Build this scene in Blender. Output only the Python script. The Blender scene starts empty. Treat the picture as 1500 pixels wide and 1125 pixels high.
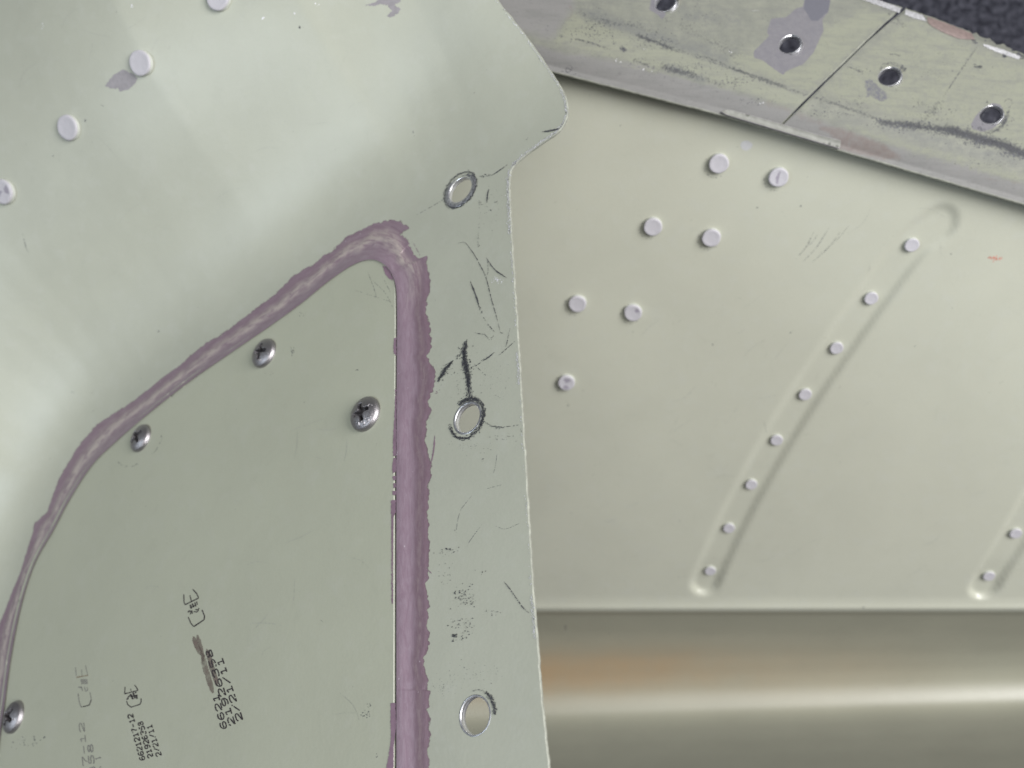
import bpy, bmesh, math, random
import numpy as np
from mathutils import Matrix, Vector, geometry

random.seed(7)
RNG = np.random.default_rng(7)
SC = bpy.context.scene
COL = SC.collection

# ------------------------------------------------------------------ camera, world, lamps, exposure
F, CX, CY = 1300.0, 750.0, 562.5          # focal length in photo pixels, centre of the 1500 x 1125 photo
D = 0.156                                  # metres from the lens to the middle of the flange strip
H = 2.75 * D                               # the lens is this high above the carpet
cam_d = bpy.data.cameras.new('camera')
cam_d.sensor_width = 36.0
cam_d.lens = 36.0 * F / 1500.0
cam_d.clip_start = 0.01
cam_d.clip_end = 50
cam_d.dof.use_dof = True
cam_d.dof.focus_distance = D * 1.0
cam_d.dof.aperture_fstop = 24
cam = bpy.data.objects.new('camera', cam_d)
cam.location = (0, 0, H)
COL.objects.link(cam)
SC.camera = cam

world = bpy.data.worlds.new('World')
SC.world = world
world.use_nodes = True
bg = world.node_tree.nodes['Background']
bg.inputs['Color'].default_value = (0.96, 0.98, 1.0, 1)
bg.inputs['Strength'].default_value = 0.13


def window_light(name, loc, target, sx, sy, power, color):
    l = bpy.data.lights.new(name, 'AREA')
    l.shape = 'RECTANGLE'
    l.size, l.size_y = sx, sy
    l.energy = power
    l.color = color
    o = bpy.data.objects.new(name, l)
    o.location = loc
    o.rotation_euler = (Vector(target) - Vector(loc)).to_track_quat('-Z', 'Y').to_euler()
    COL.objects.link(o)
    return o


window_light('window_light', (0.42, 0.14, 0.77), (0, 0, 0.25), 0.44, 0.36, 6.9, (1.0, 0.985, 0.975))
window_light('window_light', (-0.72, -0.06, 0.86), (-0.05, 0, 0.25), 0.34, 0.26, 2.2, (0.80, 0.91, 1.0))
window_light('overhead_fill', (0.0, 0.0, 1.6), (0, 0, 0.2), 0.8, 0.8, 4.6, (1.0, 0.985, 0.96))  # wide overhead fill lamp, added to make up for the dimmed world

SC.view_settings.view_transform = 'Standard'
SC.view_settings.look = 'None'
SC.view_settings.gamma = 1
SC.view_settings.exposure = 0.14
SC.render.engine = 'CYCLES'
SC.cycles.use_denoising = True
SC.cycles.max_bounces = 6


# ------------------------------------------------------------------ geometry helpers
def rays(px):
    px = np.atleast_2d(np.asarray(px, float))
    return np.column_stack([(px[:, 0] - CX) / F, -(px[:, 1] - CY) / F, -np.ones(len(px))])


CAM = np.array([0, 0, H])


def to_px(P):
    P = np.atleast_2d(P)
    d = H - P[:, 2]
    return np.column_stack([CX + F * P[:, 0] / d, CY - F * P[:, 1] / d])


def catmull(pts, n=8, closed=False):
    p = np.asarray(pts, float)
    if closed:
        p = np.vstack([p[-1], p, p[0], p[1]])
    else:
        p = np.vstack([2 * p[0] - p[1], p, 2 * p[-1] - p[-2]])
    out = []
    for i in range(1, len(p) - 2):
        for t in np.linspace(0, 1, n, endpoint=False):
            a, b, c, d_ = p[i - 1], p[i], p[i + 1], p[i + 2]
            out.append(0.5 * (2 * b + (c - a) * t + (2 * a - 5 * b + 4 * c - d_) * t * t + (3 * b - a - 3 * c + d_) * t ** 3))
    if not closed:
        out.append(p[-2])
    return np.array(out)


def resample(pts, step):
    p = np.asarray(pts, float)
    seg = np.linalg.norm(np.diff(p, axis=0), axis=1)
    s = np.concatenate([[0], np.cumsum(seg)])
    n = max(2, int(s[-1] / step) + 1)
    t = np.linspace(0, s[-1], n)
    return np.column_stack([np.interp(t, s, p[:, k]) for k in range(p.shape[1])])


def poly_dist(P, line, signed=True):
    """Distance from points to a polyline; positive on its left side."""
    best = np.full(len(P), 1e9)
    sgn = np.ones(len(P))
    for a, b in zip(line[:-1], line[1:]):
        ab = b - a
        L2 = ab @ ab
        if L2 == 0:
            continue
        ap = P - a
        t = np.clip((ap @ ab) / L2, 0, 1)
        dx = ap[:, 0] - t * ab[0]
        dy = ap[:, 1] - t * ab[1]
        d = np.hypot(dx, dy)
        m = d < best
        best[m] = d[m]
        if signed:
            cr = ab[0] * ap[:, 1] - ab[1] * ap[:, 0]
            sgn[m] = np.sign(cr[m])
    return best * sgn if signed else best


def inside(P, poly):
    x, y = P[:, 0], P[:, 1]
    c = np.zeros(len(P), bool)
    q = np.roll(poly, 1, axis=0)
    for (x0, y0), (x1, y1) in zip(poly, q):
        if y0 == y1:
            continue
        m = ((y0 > y) != (y1 > y)) & (x < (x1 - x0) * (y - y0) / (y1 - y0) + x0)
        c ^= m
    return c


def sstep(a, b, x):
    t = np.clip((x - a) / (b - a), 0, 1)
    return t * t * (3 - 2 * t)


class Surface:
    """A sheet in space: hit() is where the line of sight of a photo pixel meets it, off metres above it."""

    def normal(self, px):
        px = np.atleast_2d(np.asarray(px, float))
        e = 1.5
        dx = self.hit(px + [e, 0]) - self.hit(px - [e, 0])
        dy = self.hit(px - [0, e]) - self.hit(px + [0, e])
        n = np.cross(dx, dy)
        return n / np.linalg.norm(n, axis=1)[:, None]


# ------- the formed panel: a flat flange plane, bent up along a curved foot line
class FormedSurface(Surface):
    def __init__(self):
        n = np.array([-0.57, 0.36, 0.74])
        self.n = n / np.linalg.norm(n)
        self.P0 = CAM + D * rays([[760, 600]])[0]
        self.e1 = np.cross([0, 1, 0], self.n)
        self.e1 /= np.linalg.norm(self.e1)
        self.e2 = np.cross(self.n, self.e1)
        foot = [(1100, 60), (900, 160), (747, 239), (640, 285), (560, 338), (480, 393), (400, 452), (335, 500),
                (275, 542), (215, 588), (160, 635), (112, 692), (82, 748), (48, 808), (22, 880), (4, 960), (-8, 1050),
                (-14, 1150), (-18, 1300)]
        self.foot = self.uv(self.plane_hit(resample(catmull(foot, 6), 26)))
        ends = self.uv(self.plane_hit([(780, 215), (290, 530)]))
        self.tab = ends[0]
        self.along = (ends[1] - ends[0]) / np.linalg.norm(ends[1] - ends[0])
        sv = np.linspace(0, .30, 601)
        ang = np.interp(sv, [0, .007, .015, .023, .031, .040, .052, .068, .090, .13, .30], np.radians([0, 9, 24, 40, 50, 49, 41, 31, 22, 17, 17]))
        kk = np.hanning(45)
        ang = np.convolve(np.pad(ang, 22, 'edge'), kk / kk.sum(), 'valid')
        self.sv = sv
        self.rv = np.concatenate([[0], np.cumsum(np.tan(ang[:-1]) * np.diff(sv))])

    def plane_hit(self, px):
        r = rays(px)
        d = ((self.P0 - CAM) @ self.n) / (r @ self.n)
        return CAM + d[:, None] * r

    def uv(self, P):
        q = P - self.P0
        return np.column_stack([q @ self.e1, q @ self.e2])

    def rise(self, s):
        return np.interp(s, self.sv, self.rv)

    def soft(self, uv):
        q = (uv - self.tab) @ self.along
        return np.interp(q, [-.01, .012, .035, .075], [.50, .62, .85, 1.0])

    def hit(self, px, off=0.0):
        px = np.atleast_2d(np.asarray(px, float))
        r = rays(px)
        lo = np.full(len(px), 0.5 * D)
        hi = np.full(len(px), 3.0 * D)
        for _ in range(26):
            mid = 0.5 * (lo + hi)
            P = CAM + mid[:, None] * r
            g = (P - self.P0) @ self.n - self.rise(-poly_dist(self.uv(P), self.foot)) * self.soft(self.uv(P)) - off
            up = g > 0
            lo = np.where(up, mid, lo)
            hi = np.where(up, hi, mid)
        return CAM + (0.5 * (lo + hi))[:, None] * r


# ------- the ribbed panel behind: flat sheet with pressed channels and a stepped, rolled lower edge
class RibbedSurface(Surface):
    def __init__(self):
        ch1 = [(1375, 328), (1335, 360), (1276, 438), (1225, 511), (1179, 579), (1138, 646), (1101, 711), (1068, 775), (1040, 838), (1034, 853)]
        ch2 = [(1760, 380), (1700, 460), (1640, 545), (1600, 604), (1560, 665), (1523, 724), (1489, 783), (1450, 846), (1444, 858)]
        self.chan = [self.flat(resample(catmull(c, 5), 14))[:, :2] for c in (ch1, ch2)]
        ys = np.array([0, 876, 884, 890, 893, 897, 901, 910, 930, 960, 985, 1005, 1022, 1035, 1046, 1060, 1080, 1105, 1130, 1180, 1240])
        ds = np.array([0, 0, -.0025, -.006, -.006, .008, .025, .045, .088, .138, .164, .173, .171, .1655, .166, .180, .214, .27, .34, .48, .60])
        yy = np.arange(0, 1300, 1.0)
        dd = np.interp(yy, ys, ds)
        k = np.exp(-np.linspace(-2, 2, 33) ** 2)
        ks = np.exp(-np.linspace(-2, 2, 7) ** 2)
        pad = np.pad(dd, 16, 'edge')
        broad = np.convolve(pad, k / k.sum(), 'valid')
        fine = np.convolve(np.pad(dd, 3, 'edge'), ks / ks.sum(), 'valid')
        w = sstep(905, 940, yy)
        self.yy, self.dd = yy, fine * (1 - w) + broad * w

    def flat_d(self, px):
        y = np.minimum(px[:, 1], 893)
        inv = (1 / (1.45 * D)) * (1 + 0.000085 * (px[:, 0] - 1335) - 0.0004 * (y - 360))
        return 1 / inv

    def flat(self, px):
        px = np.atleast_2d(np.asarray(px, float))
        return CAM + self.flat_d(px)[:, None] * rays(px)

    def hit(self, px, off=0.0):
        px = np.atleast_2d(np.asarray(px, float))
        d = self.flat_d(px)
        slope = -0.00012 * (px[:, 0] - 1150) * sstep(930, 1010, px[:, 1])
        yq = px[:, 1] + 0.028 * (px[:, 0] - 1150) * sstep(920, 1000, px[:, 1])
        d = d + D * np.interp(yq, self.yy, self.dd)
        P = CAM + d[:, None] * rays(px)
        rec = np.zeros(len(px))
        for c in self.chan:
            q = poly_dist(P[:, :2], c, signed=False)
            rec = np.maximum(rec, 1 - sstep(0.0031, 0.0051, q))
        rec *= (px[:, 1] < 892) * (.75 + .25 * sstep(330, 430, px[:, 1])) * (1 + .5 * sstep(815, 855, px[:, 1]))
        return P + (np.asarray(off) - 0.0013 * rec)[:, None] * np.array([0, 0, 1]) if np.ndim(off) else P + (off - 0.0013 * rec)[:, None] * np.array([0, 0, 1])


LIP = np.array([(560, 40), (700, 73), (815, 105), (1060, 168), (1240, 222), (1500, 298), (1660, 347)], float)
CREASE = np.array([(560, -20), (700, 15), (830, 52), (940, 57), (1000, 76), (1090, 108), (1183, 140), (1293, 180), (1400, 203), (1500, 232), (1660, 280)], float)
TOP = np.array([(560, -240), (1100, -60), (1265, -6), (1330, 13), (1360, 23), (1430, 50), (1500, 79), (1660, 150)], float)


class FlangeSurface(Surface):
    def hit(self, px, off=0.0):
        px = np.atleast_2d(np.asarray(px, float))
        inv = (1 / (1.348 * D)) * (1 + 0.0002 * (px[:, 1] - 130) - 0.00009 * (px[:, 0] - 1150))
        d = 1 / inv
        yl = np.interp(px[:, 0], LIP[:, 0], LIP[:, 1])
        yc = np.interp(px[:, 0], CREASE[:, 0], CREASE[:, 1])
        t = np.clip((px[:, 1] - yc + 8) / np.maximum(yl - yc + 8, 1), 0, 1.3)
        d = d + D * (0.030 * t ** 1.7 - 0.0038 * sstep(.90, 1.0, t))
        yt = np.interp(px[:, 0], TOP[:, 0], TOP[:, 1])
        e = np.clip(1 - (px[:, 1] - yt) / 12.0, 0, 1.4)
        d = d + D * 0.012 * e ** 2 - off
        return CAM + d[:, None] * rays(px)


FORMED, RIBBED, FLANGE = FormedSurface(), RibbedSurface(), FlangeSurface()


# ------------------------------------------------------------------ object helpers
def tag(o, label=None, cat=None, group=None, kind=None):
    if label: o['label'] = label
    if cat: o['category'] = cat
    if group: o['group'] = group
    if kind: o['kind'] = kind
    return o


def empty(name, loc, label, cat, group=None):
    o = bpy.data.objects.new(name, None)
    o.empty_display_size = 0.01
    o.location = loc
    COL.objects.link(o)
    return tag(o, label, cat, group)


def root_of(o):
    v = np.zeros(3)
    while o is not None:
        v = v + np.array(o.location)
        o = o.parent
    return v


def mesh_obj(name, V, faces, mats, parent=None, smooth=True, midx=None, sharp=None):
    """One mesh object; V are world coordinates."""
    V = np.asarray(V, float)
    base = root_of(parent) if parent is not None else np.zeros(3)
    me = bpy.data.meshes.new(name)
    me.from_pydata((V - base).tolist(), [], [list(map(int, f)) for f in faces])
    mats = mats if isinstance(mats, (list, tuple)) else [mats]
    for m in mats:
        me.materials.append(m)
    n = len(me.polygons)
    if midx is not None:
        me.polygons.foreach_set('material_index', np.asarray(midx, np.int32))
    me.polygons.foreach_set('use_smooth', np.full(n, bool(smooth)))
    me.update()
    o = bpy.data.objects.new(name, me)
    COL.objects.link(o)
    if parent is not None:
        o.parent = parent
    return o


def set_attr(o, name, rgba, nverts):
    a = o.data.color_attributes.new(name, 'FLOAT_COLOR', 'POINT')
    full = np.zeros((len(o.data.vertices), 4), np.float32)
    full[:nverts] = rgba
    if len(full) >= 2 * nverts:
        full[nverts:2 * nverts] = rgba
    a.data.foreach_set('color', full.ravel())


def triangulate(outline, holes, spacing, jitter=0.0):
    """Triangles over the outline (photo pixels) minus the holes."""
    outline = np.asarray(outline, float)
    x0, y0 = outline.min(0)
    x1, y1 = outline.max(0)
    gx, gy = np.meshgrid(np.arange(x0 + spacing / 2, x1, spacing), np.arange(y0 + spacing / 2, y1, spacing * 0.866))
    gx = gx + (np.arange(gx.shape[0]) % 2)[:, None] * spacing / 2
    g = np.column_stack([gx.ravel(), gy.ravel()])
    keep = inside(g, outline)
    g = g[keep]
    loops = [outline] + [np.asarray(h, float) for h in holes]
    for lp in loops:
        cl = np.vstack([lp, lp[:1]])
        g = g[poly_dist(g, cl, signed=False) > spacing * 0.45]
    for h in loops[1:]:
        g = g[~inside(g, h)]
    verts, edges = [], []
    for lp in loops:
        b = len(verts)
        verts += [Vector(p) for p in lp]
        edges += [(b + i, b + (i + 1) % len(lp)) for i in range(len(lp))]
    verts += [Vector(p) for p in g]
    v, e, f, _, _, _ = geometry.delaunay_2d_cdt(verts, edges, [], 0, 1e-5)
    v = np.array([(p.x, p.y) for p in v])
    f = np.array([t for t in f if len(t) == 3])
    c = v[f].mean(1)
    k = inside(c, outline)
    for h in loops[1:]:
        k &= ~inside(c, h)
    f = f[k]
    a, b, c = v[f[:, 0]], v[f[:, 1]], v[f[:, 2]]
    cr = (b[:, 0] - a[:, 0]) * (c[:, 1] - a[:, 1]) - (b[:, 1] - a[:, 1]) * (c[:, 0] - a[:, 0])
    f = np.where((cr > 0)[:, None], f[:, ::-1], f)       # face the viewer (image y points down)
    used = np.unique(f)
    m = -np.ones(len(v), int)
    m[used] = np.arange(len(used))
    return v[used], m[f]


def boundary(f):
    seen = {}
    for t in f:
        for i in range(len(t)):
            a, b = int(t[i]), int(t[(i + 1) % len(t)])
            if (b, a) in seen:
                del seen[(b, a)]
            else:
                seen[(a, b)] = 1
    return list(seen)


def vertex_normals(V, f):
    n = np.zeros_like(V)
    f = np.asarray(f)
    fn = np.cross(V[f[:, 1]] - V[f[:, 0]], V[f[:, 2]] - V[f[:, 0]])
    for k in range(f.shape[1]):
        np.add.at(n, f[:, k], fn)
    return n / np.maximum(np.linalg.norm(n, axis=1), 1e-20)[:, None]


def plate_solid(name, V, f, thick, mats, parent, rim_mat=1, bevel=0.12):
    """A sheet of metal: the top V/f, the same underside thick below, walls all round with a slightly softened top arris."""
    n = vertex_normals(V, f)
    N = len(V)
    bd = boundary(f)
    B = V - n * thick
    verts = [V, B]
    faces = [tuple(t) for t in f] + [tuple(N + i for i in t[::-1]) for t in f]
    mi = [0] * (2 * len(f))
    # rim: own vertices so that the arris stays crisp
    ids = sorted({i for e in bd for i in e})
    idx = {v: k for k, v in enumerate(ids)}
    out = np.zeros((len(ids), 3))
    for a, b in bd:
        t = V[b] - V[a]
        o = np.cross(t, n[a])
        o /= max(np.linalg.norm(o), 1e-12)
        out[idx[a]] += o
        out[idx[b]] += o
    out /= np.maximum(np.linalg.norm(out, axis=1), 1e-9)[:, None]
    vi, ni = V[ids], n[ids]
    rings = [vi, vi + out * thick * bevel * .7 - ni * thick * bevel * .3, vi + out * thick * bevel - ni * thick * bevel,
             vi + out * thick * bevel - ni * thick * (1 - bevel), vi - ni * thick]
    b0 = 2 * N
    for r in rings:
        verts.append(r)
    M = len(ids)
    for a, b in bd:
        for k in range(len(rings) - 1):
            p = b0 + k * M
            q = p + M
            faces.append((p + idx[b], p + idx[a], q + idx[a], q + idx[b]))
            mi.append(rim_mat)
    return mesh_obj(name, np.vstack(verts), faces, mats, parent, True, mi)


def film(name, surf, polys, off, mat, parent, spacing=6.0, rag=0.0, step=2.0):
    """Thin coats of paint, sealant or dirt lying on a sheet."""
    VV, FF, nb = [], [], 0
    for p in polys:
        p = np.asarray(p, float)
        if step:
            p = resample(np.vstack([p, p[:1]]), step)[:-1]
        if rag:
            w = RNG.normal(0, rag, (len(p), 2))
            p = p + w
        v, f = triangulate(p, [], spacing)
        if len(f) == 0:
            continue
        VV.append(surf.hit(v, off))
        FF += [tuple(t + nb) for t in f]
        nb += len(v)
    return mesh_obj(name, np.vstack(VV), FF, mat, parent)


class Flakes:
    """Collects small irregular specks (graphite, dirt, scratches) in photo pixels and lays them on a sheet."""

    def __init__(self):
        self.p, self.f = [], []

    def speck(self, c, rx, ry, ang, k=6):
        b = len(self.p)
        a0 = random.random() * 6.28
        ca, sa = math.cos(ang), math.sin(ang)
        for i in range(k):
            a = a0 - 6.2832 * i / k
            r = random.uniform(.65, 1.2)
            x, y = rx * r * math.cos(a), ry * r * math.sin(a)
            self.p.append((c[0] + ca * x - sa * y, c[1] + sa * x + ca * y))
        self.f.append(tuple(range(b, b + k)))

    def trail(self, path, w, dens=1.0, size=1.0, taper=True):
        p = resample(catmull(path, 6), 1.2)
        L = len(p)
        for i in range(L - 1):
            t = p[i + 1] - p[i]
            ang = math.atan2(t[1], t[0])
            nrm = np.array([-t[1], t[0]]) / max(np.hypot(*t), 1e-6)
            ww = w * (1 - (abs(2 * i / L - 1) ** 2) * .75) if taper else w
            for _ in range(max(1, int(dens * (0.5 + ww * .45)))):
                if random.random() > min(1, dens):
                    continue
                c = p[i] + nrm * random.gauss(0, .32) * ww
                s = size * random.uniform(.4, 1.0)
                self.speck(c, s * random.uniform(.9, 2.0), s * .7, ang + random.gauss(0, .4))
        return self

    def line(self, path, w, broken=0.0):
        """A continuous scratch as a thin ribbon of uneven width."""
        p = resample(catmull(path, 6), 1.5)
        L = len(p)
        b = None
        for i in range(L):
            t = p[min(i + 1, L - 1)] - p[max(i - 1, 0)]
            nrm = np.array([-t[1], t[0]]) / max(np.hypot(*t), 1e-6)
            ww = w * random.uniform(.45, 1.1) * min(1, .3 + 3 * min(i, L - 1 - i) / L)
            k = len(self.p)
            c = p[i] + nrm * random.gauss(0, .12)
            self.p += [tuple(c + nrm * ww / 2), tuple(c - nrm * ww / 2)]
            if b is not None and random.random() > broken:
                self.f.append((b, b + 1, k + 1, k))
            b = k
        return self

    def cloud(self, c, rx, ry, n, size=1.0):
        for _ in range(n):
            q = (c[0] + random.gauss(0, rx * .5), c[1] + random.gauss(0, ry * .5))
            s = size * random.uniform(.3, 1.0) * (1.6 if random.random() < .1 else 1)
            self.speck(q, s * random.uniform(.8, 1.6), s, random.random() * 3)
        return self

    def build(self, name, surf, off, mat, parent, kind='stuff'):
        V = surf.hit(np.array(self.p), off)
        n = np.array([0, 0, 1.0])
        fs = []
        for f in self.f:
            a, b, c = V[f[0]], V[f[1]], V[f[2]]
            fs.append(f if np.cross(b - a, c - a)[2] > 0 else f[::-1])
        o = mesh_obj(name, V, fs, mat, parent)
        if kind: o['kind'] = kind
        return o


# ------------------------------------------------------------------ materials
def newmat(name):
    m = bpy.data.materials.new(name)
    m.use_nodes = True
    nt = m.node_tree
    b = nt.nodes['Principled BSDF']
    return m, nt, b


def node(nt, typ, **kw):
    n = nt.nodes.new(typ)
    for k, v in kw.items():
        setattr(n, k, v)
    return n


def noise(nt, scale, detail=4, rough=.55, vec=None, dist=0.0):
    n = node(nt, 'ShaderNodeTexNoise')
    n.inputs['Scale'].default_value = scale
    n.inputs['Detail'].default_value = detail
    n.inputs['Roughness'].default_value = rough
    n.inputs['Distortion'].default_value = dist
    if vec is None:
        vec = node(nt, 'ShaderNodeTexCoord').outputs['Object']
    nt.links.new(vec, n.inputs['Vector'])
    return n.outputs['Fac']


def ramp(nt, fac, a, b, c0=(0, 0, 0, 1), c1=(1, 1, 1, 1)):
    r = node(nt, 'ShaderNodeValToRGB')
    r.color_ramp.elements[0].position = a
    r.color_ramp.elements[1].position = b
    r.color_ramp.elements[0].color = c0
    r.color_ramp.elements[1].color = c1
    nt.links.new(fac, r.inputs['Fac'])
    return r.outputs['Color']


def mix(nt, fac, a, b, blend='MIX'):
    n = node(nt, 'ShaderNodeMix', data_type='RGBA', blend_type=blend)
    for s, v in ((n.inputs['Factor'], fac), (n.inputs['A'], a), (n.inputs['B'], b)):
        if isinstance(v, (int, float)):
            s.default_value = v
        elif isinstance(v, tuple):
            s.default_value = v if len(v) == 4 else (*v, 1)
        else:
            nt.links.new(v, s)
    return n.outputs['Result']


def math_(nt, op, a, b=None, clamp=False):
    n = node(nt, 'ShaderNodeMath', operation=op, use_clamp=clamp)
    for s, v in ((n.inputs[0], a), (n.inputs[1], b)):
        if v is None: continue
        if isinstance(v, (int, float)):
            s.default_value = v
        else:
            nt.links.new(v, s)
    return n.outputs[0]


def bump(nt, b, h, strength, dist):
    n = node(nt, 'ShaderNodeBump')
    n.inputs['Strength'].default_value = strength
    n.inputs['Distance'].default_value = dist
    nt.links.new(h, n.inputs['Height'])
    nt.links.new(n.outputs['Normal'], b.inputs['Normal'])


GREEN = (0.430, 0.446, 0.374)


def paint_mat(name, col=GREEN, rough=.38, blotch=.10, haze=(0.47, 0.485, 0.44), spec=.5, stain=None):
    """Zinc-chromate style primer: slightly uneven film, orange peel, faint haze and specks."""
    m, nt, b = newmat(name)
    n1 = noise(nt, 38, 5, .6)
    n2 = noise(nt, 210, 6, .65)
    n3 = noise(nt, 1600, 3, .6)
    c = mix(nt, ramp(nt, n1, .35, .75), col, tuple(x * (1 - blotch) for x in col))
    c = mix(nt, math_(nt, 'MULTIPLY', ramp(nt, n2, .52, .80), .45), c, haze)
    c = mix(nt, math_(nt, 'MULTIPLY', ramp(nt, n3, .3, .7), .10), c, tuple(x * .8 for x in col))
    sp = noise(nt, 900, 1, .5)
    c = mix(nt, math_(nt, 'MULTIPLY', ramp(nt, sp, .80, .84), .5), c, (.10, .10, .10))
    if stain:
        c = stain(nt, c)
    nt.links.new(c, b.inputs['Base Color'])
    r = mix(nt, n2, (rough - .05,) * 3, (rough + .09,) * 3)
    nt.links.new(r, b.inputs['Roughness'])
    b.inputs['Specular IOR Level'].default_value = spec
    n4 = noise(nt, 120, 6, .72, dist=1.5)
    c = mix(nt, math_(nt, 'MULTIPLY', ramp(nt, n4, .56, .78), .16), c, tuple(x * .62 for x in col))
    n5 = noise(nt, 3800, 2, .5)
    c = mix(nt, math_(nt, 'MULTIPLY', n5, .24), c, tuple(x * .7 for x in col))
    nt.links.new(c, b.inputs['Base Color'])
    bump(nt, b, mix(nt, .35, n2, n3), .14, .0004)
    return m


def plain_mat(name, col, rough=.5, metal=0.0, var=.15, scale=600, bumpd=0.0, spec=.5):
    m, nt, b = newmat(name)
    n1 = noise(nt, scale, 5, .6)
    c = mix(nt, ramp(nt, n1, .3, .72), tuple(x * (1 - var) for x in col), tuple(min(1, x * (1 + var)) for x in col))
    nt.links.new(c, b.inputs['Base Color'])
    b.inputs['Roughness'].default_value = rough
    b.inputs['Metallic'].default_value = metal
    b.inputs['Specular IOR Level'].default_value = spec
    if bumpd:
        bump(nt, b, n1, .5, bumpd)
    return m


def rust_stain(nt, c):
    """Brownish drip stain along the rolled edge: object space, fades out to the right."""
    tc = node(nt, 'ShaderNodeTexCoord').outputs['Object']
    at = node(nt, 'ShaderNodeAttribute', attribute_name='stain')
    sep = node(nt, 'ShaderNodeSeparateColor')
    nt.links.new(at.outputs['Color'], sep.inputs[0])
    n = noise(nt, 90, 4, .6)
    f = math_(nt, 'MULTIPLY', sep.outputs[0], math_(nt, 'ADD', .45, math_(nt, 'MULTIPLY', n, .9)), True)
    return mix(nt, f, c, (.37, .25, .135))


M_FORMED = paint_mat('primer_paint_formed', GREEN, .36)
M_PLATE = paint_mat('primer_paint_plate', (0.425, 0.441, 0.352), .44, .06, haze=(.45, .46, .40))
M_RIB = paint_mat('primer_paint_ribbed', (0.466, 0.474, 0.398), .28, .07, stain=rust_stain)
M_ROLL = paint_mat('olive_shaded_rolled_edge', (0.315, 0.310, 0.240), .40, .10, haze=(.285, .29, .225), spec=1.0, stain=rust_stain)  # shade of the trough painted in as a darker, more olive primer
M_PEDGE = plain_mat('plate_cut_edge', (.56, .57, .49), .45, 0, .12, 900)
M_EDGE = plain_mat('painted_cut_edge', (.30, .31, .265), .5, 0, .25, 900)
M_BARE = plain_mat('bare_aluminium', (.86, .86, .88), .24, 1.0, .10, 1500, .00006)
M_BORE = plain_mat('drilled_bore_metal', (.88, .88, .90), .36, .75, .10, 1500)
M_RIM = plain_mat('burnished_rim_metal', (.50, .51, .54), .38, .85, .35, 1300, .00006)
M_HOLE = plain_mat('drilled_bore', (.80, .80, .82), .30, .9, .12, 1500)
M_CHIP = plain_mat('chipped_aluminium_edge', (.52, .52, .54), .45, .3, .35, 1400, .0001)
M_FRESH = plain_mat('fresh_scraped_aluminium', (.70, .70, .73), .4, .25, .25, 1800)
M_HAIR = plain_mat('hairline_scuff', (.36, .372, .325), .5, 0, .1, 1500)
M_STEEL = plain_mat('dull_screw_steel', (.36, .345, .36), .42, 1.0, .28, 1300, .00005)
M_RECESS = plain_mat('shaded_recess_steel', (.07, .066, .072), .5, .6, .4, 2500)  # recess faces coloured dark to stand for the shade of their depth
M_RIVET = plain_mat('rivet_aluminium_paint', (.46, .45, .485), .55, .0, .12, 1500, .00008)
M_RSIDE = plain_mat('rivet_rim_paint', (.50, .52, .48), .5, .0, .12, 1500)
M_RDARK = plain_mat('rivet_scuff', (.30, .28, .33), .55, .1, .2, 2500)


def dust_mat(name, col, lo, hi, top):
    m = plain_mat(name, col, .62, 0, .35, 2500)
    nt = m.node_tree
    n1 = noise(nt, 2600, 4, .7)
    n2 = noise(nt, 420, 3, .6)
    nt.links.new(math_(nt, 'MULTIPLY', ramp(nt, mix(nt, .35, n1, n2), lo, hi), top), nt.nodes['Principled BSDF'].inputs['Alpha'])
    return m


M_GRAPH = dust_mat('graphite_dirt', (.068, .071, .082), .33, .52, .97)
M_SCUFF = dust_mat('faint_scuff', (.17, .18, .18), .36, .58, .85)
M_INK = plain_mat('black_stamp_ink', (.035, .028, .032), .6, 0, .4, 3000)
M_FADED = plain_mat('faded_stamp_ink', (.20, .195, .185), .6, 0, .3, 3000)
M_RUSTINK = plain_mat('brown_stamp_ink', (.20, .14, .085), .6, 0, .3, 3000)
M_GREY = plain_mat('grey_bare_patch', (.27, .255, .27), .5, .0, .12, 900)
M_WHITE = plain_mat('pale_speck', (.72, .72, .76), .5, 0, .1, 2000)
M_RED = plain_mat('red_pencil', (.55, .20, .15), .6, 0, .2, 2000)
M_PURPLE = plain_mat('sealant_smear_purple', (.235, .155, .205), .45, 0, .14, 700)
M_GREYLIGHT = plain_mat('pale_scuff', (.36, .37, .34), .55, 0, .2, 1500)
M_PINK = plain_mat('pinkish_sealant', (.20, .155, .145), .5, 0, .2, 900, .00008)


def smudge_mat():
    m, nt, b = newmat('brown_ink_smudge')
    n1 = noise(nt, 700, 5, .65, dist=1.0)
    n2 = noise(nt, 160, 3, .5)
    c = mix(nt, ramp(nt, n1, .35, .65), (.125, .085, .075), (.20, .155, .135))
    nt.links.new(c, b.inputs['Base Color'])
    b.inputs['Roughness'].default_value = .55
    nt.links.new(math_(nt, 'ADD', .12, math_(nt, 'MULTIPLY', ramp(nt, mix(nt, .5, n1, n2), .38, .62), .70), True), b.inputs['Alpha'])
    return m


M_SMUDGE = smudge_mat()


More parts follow.
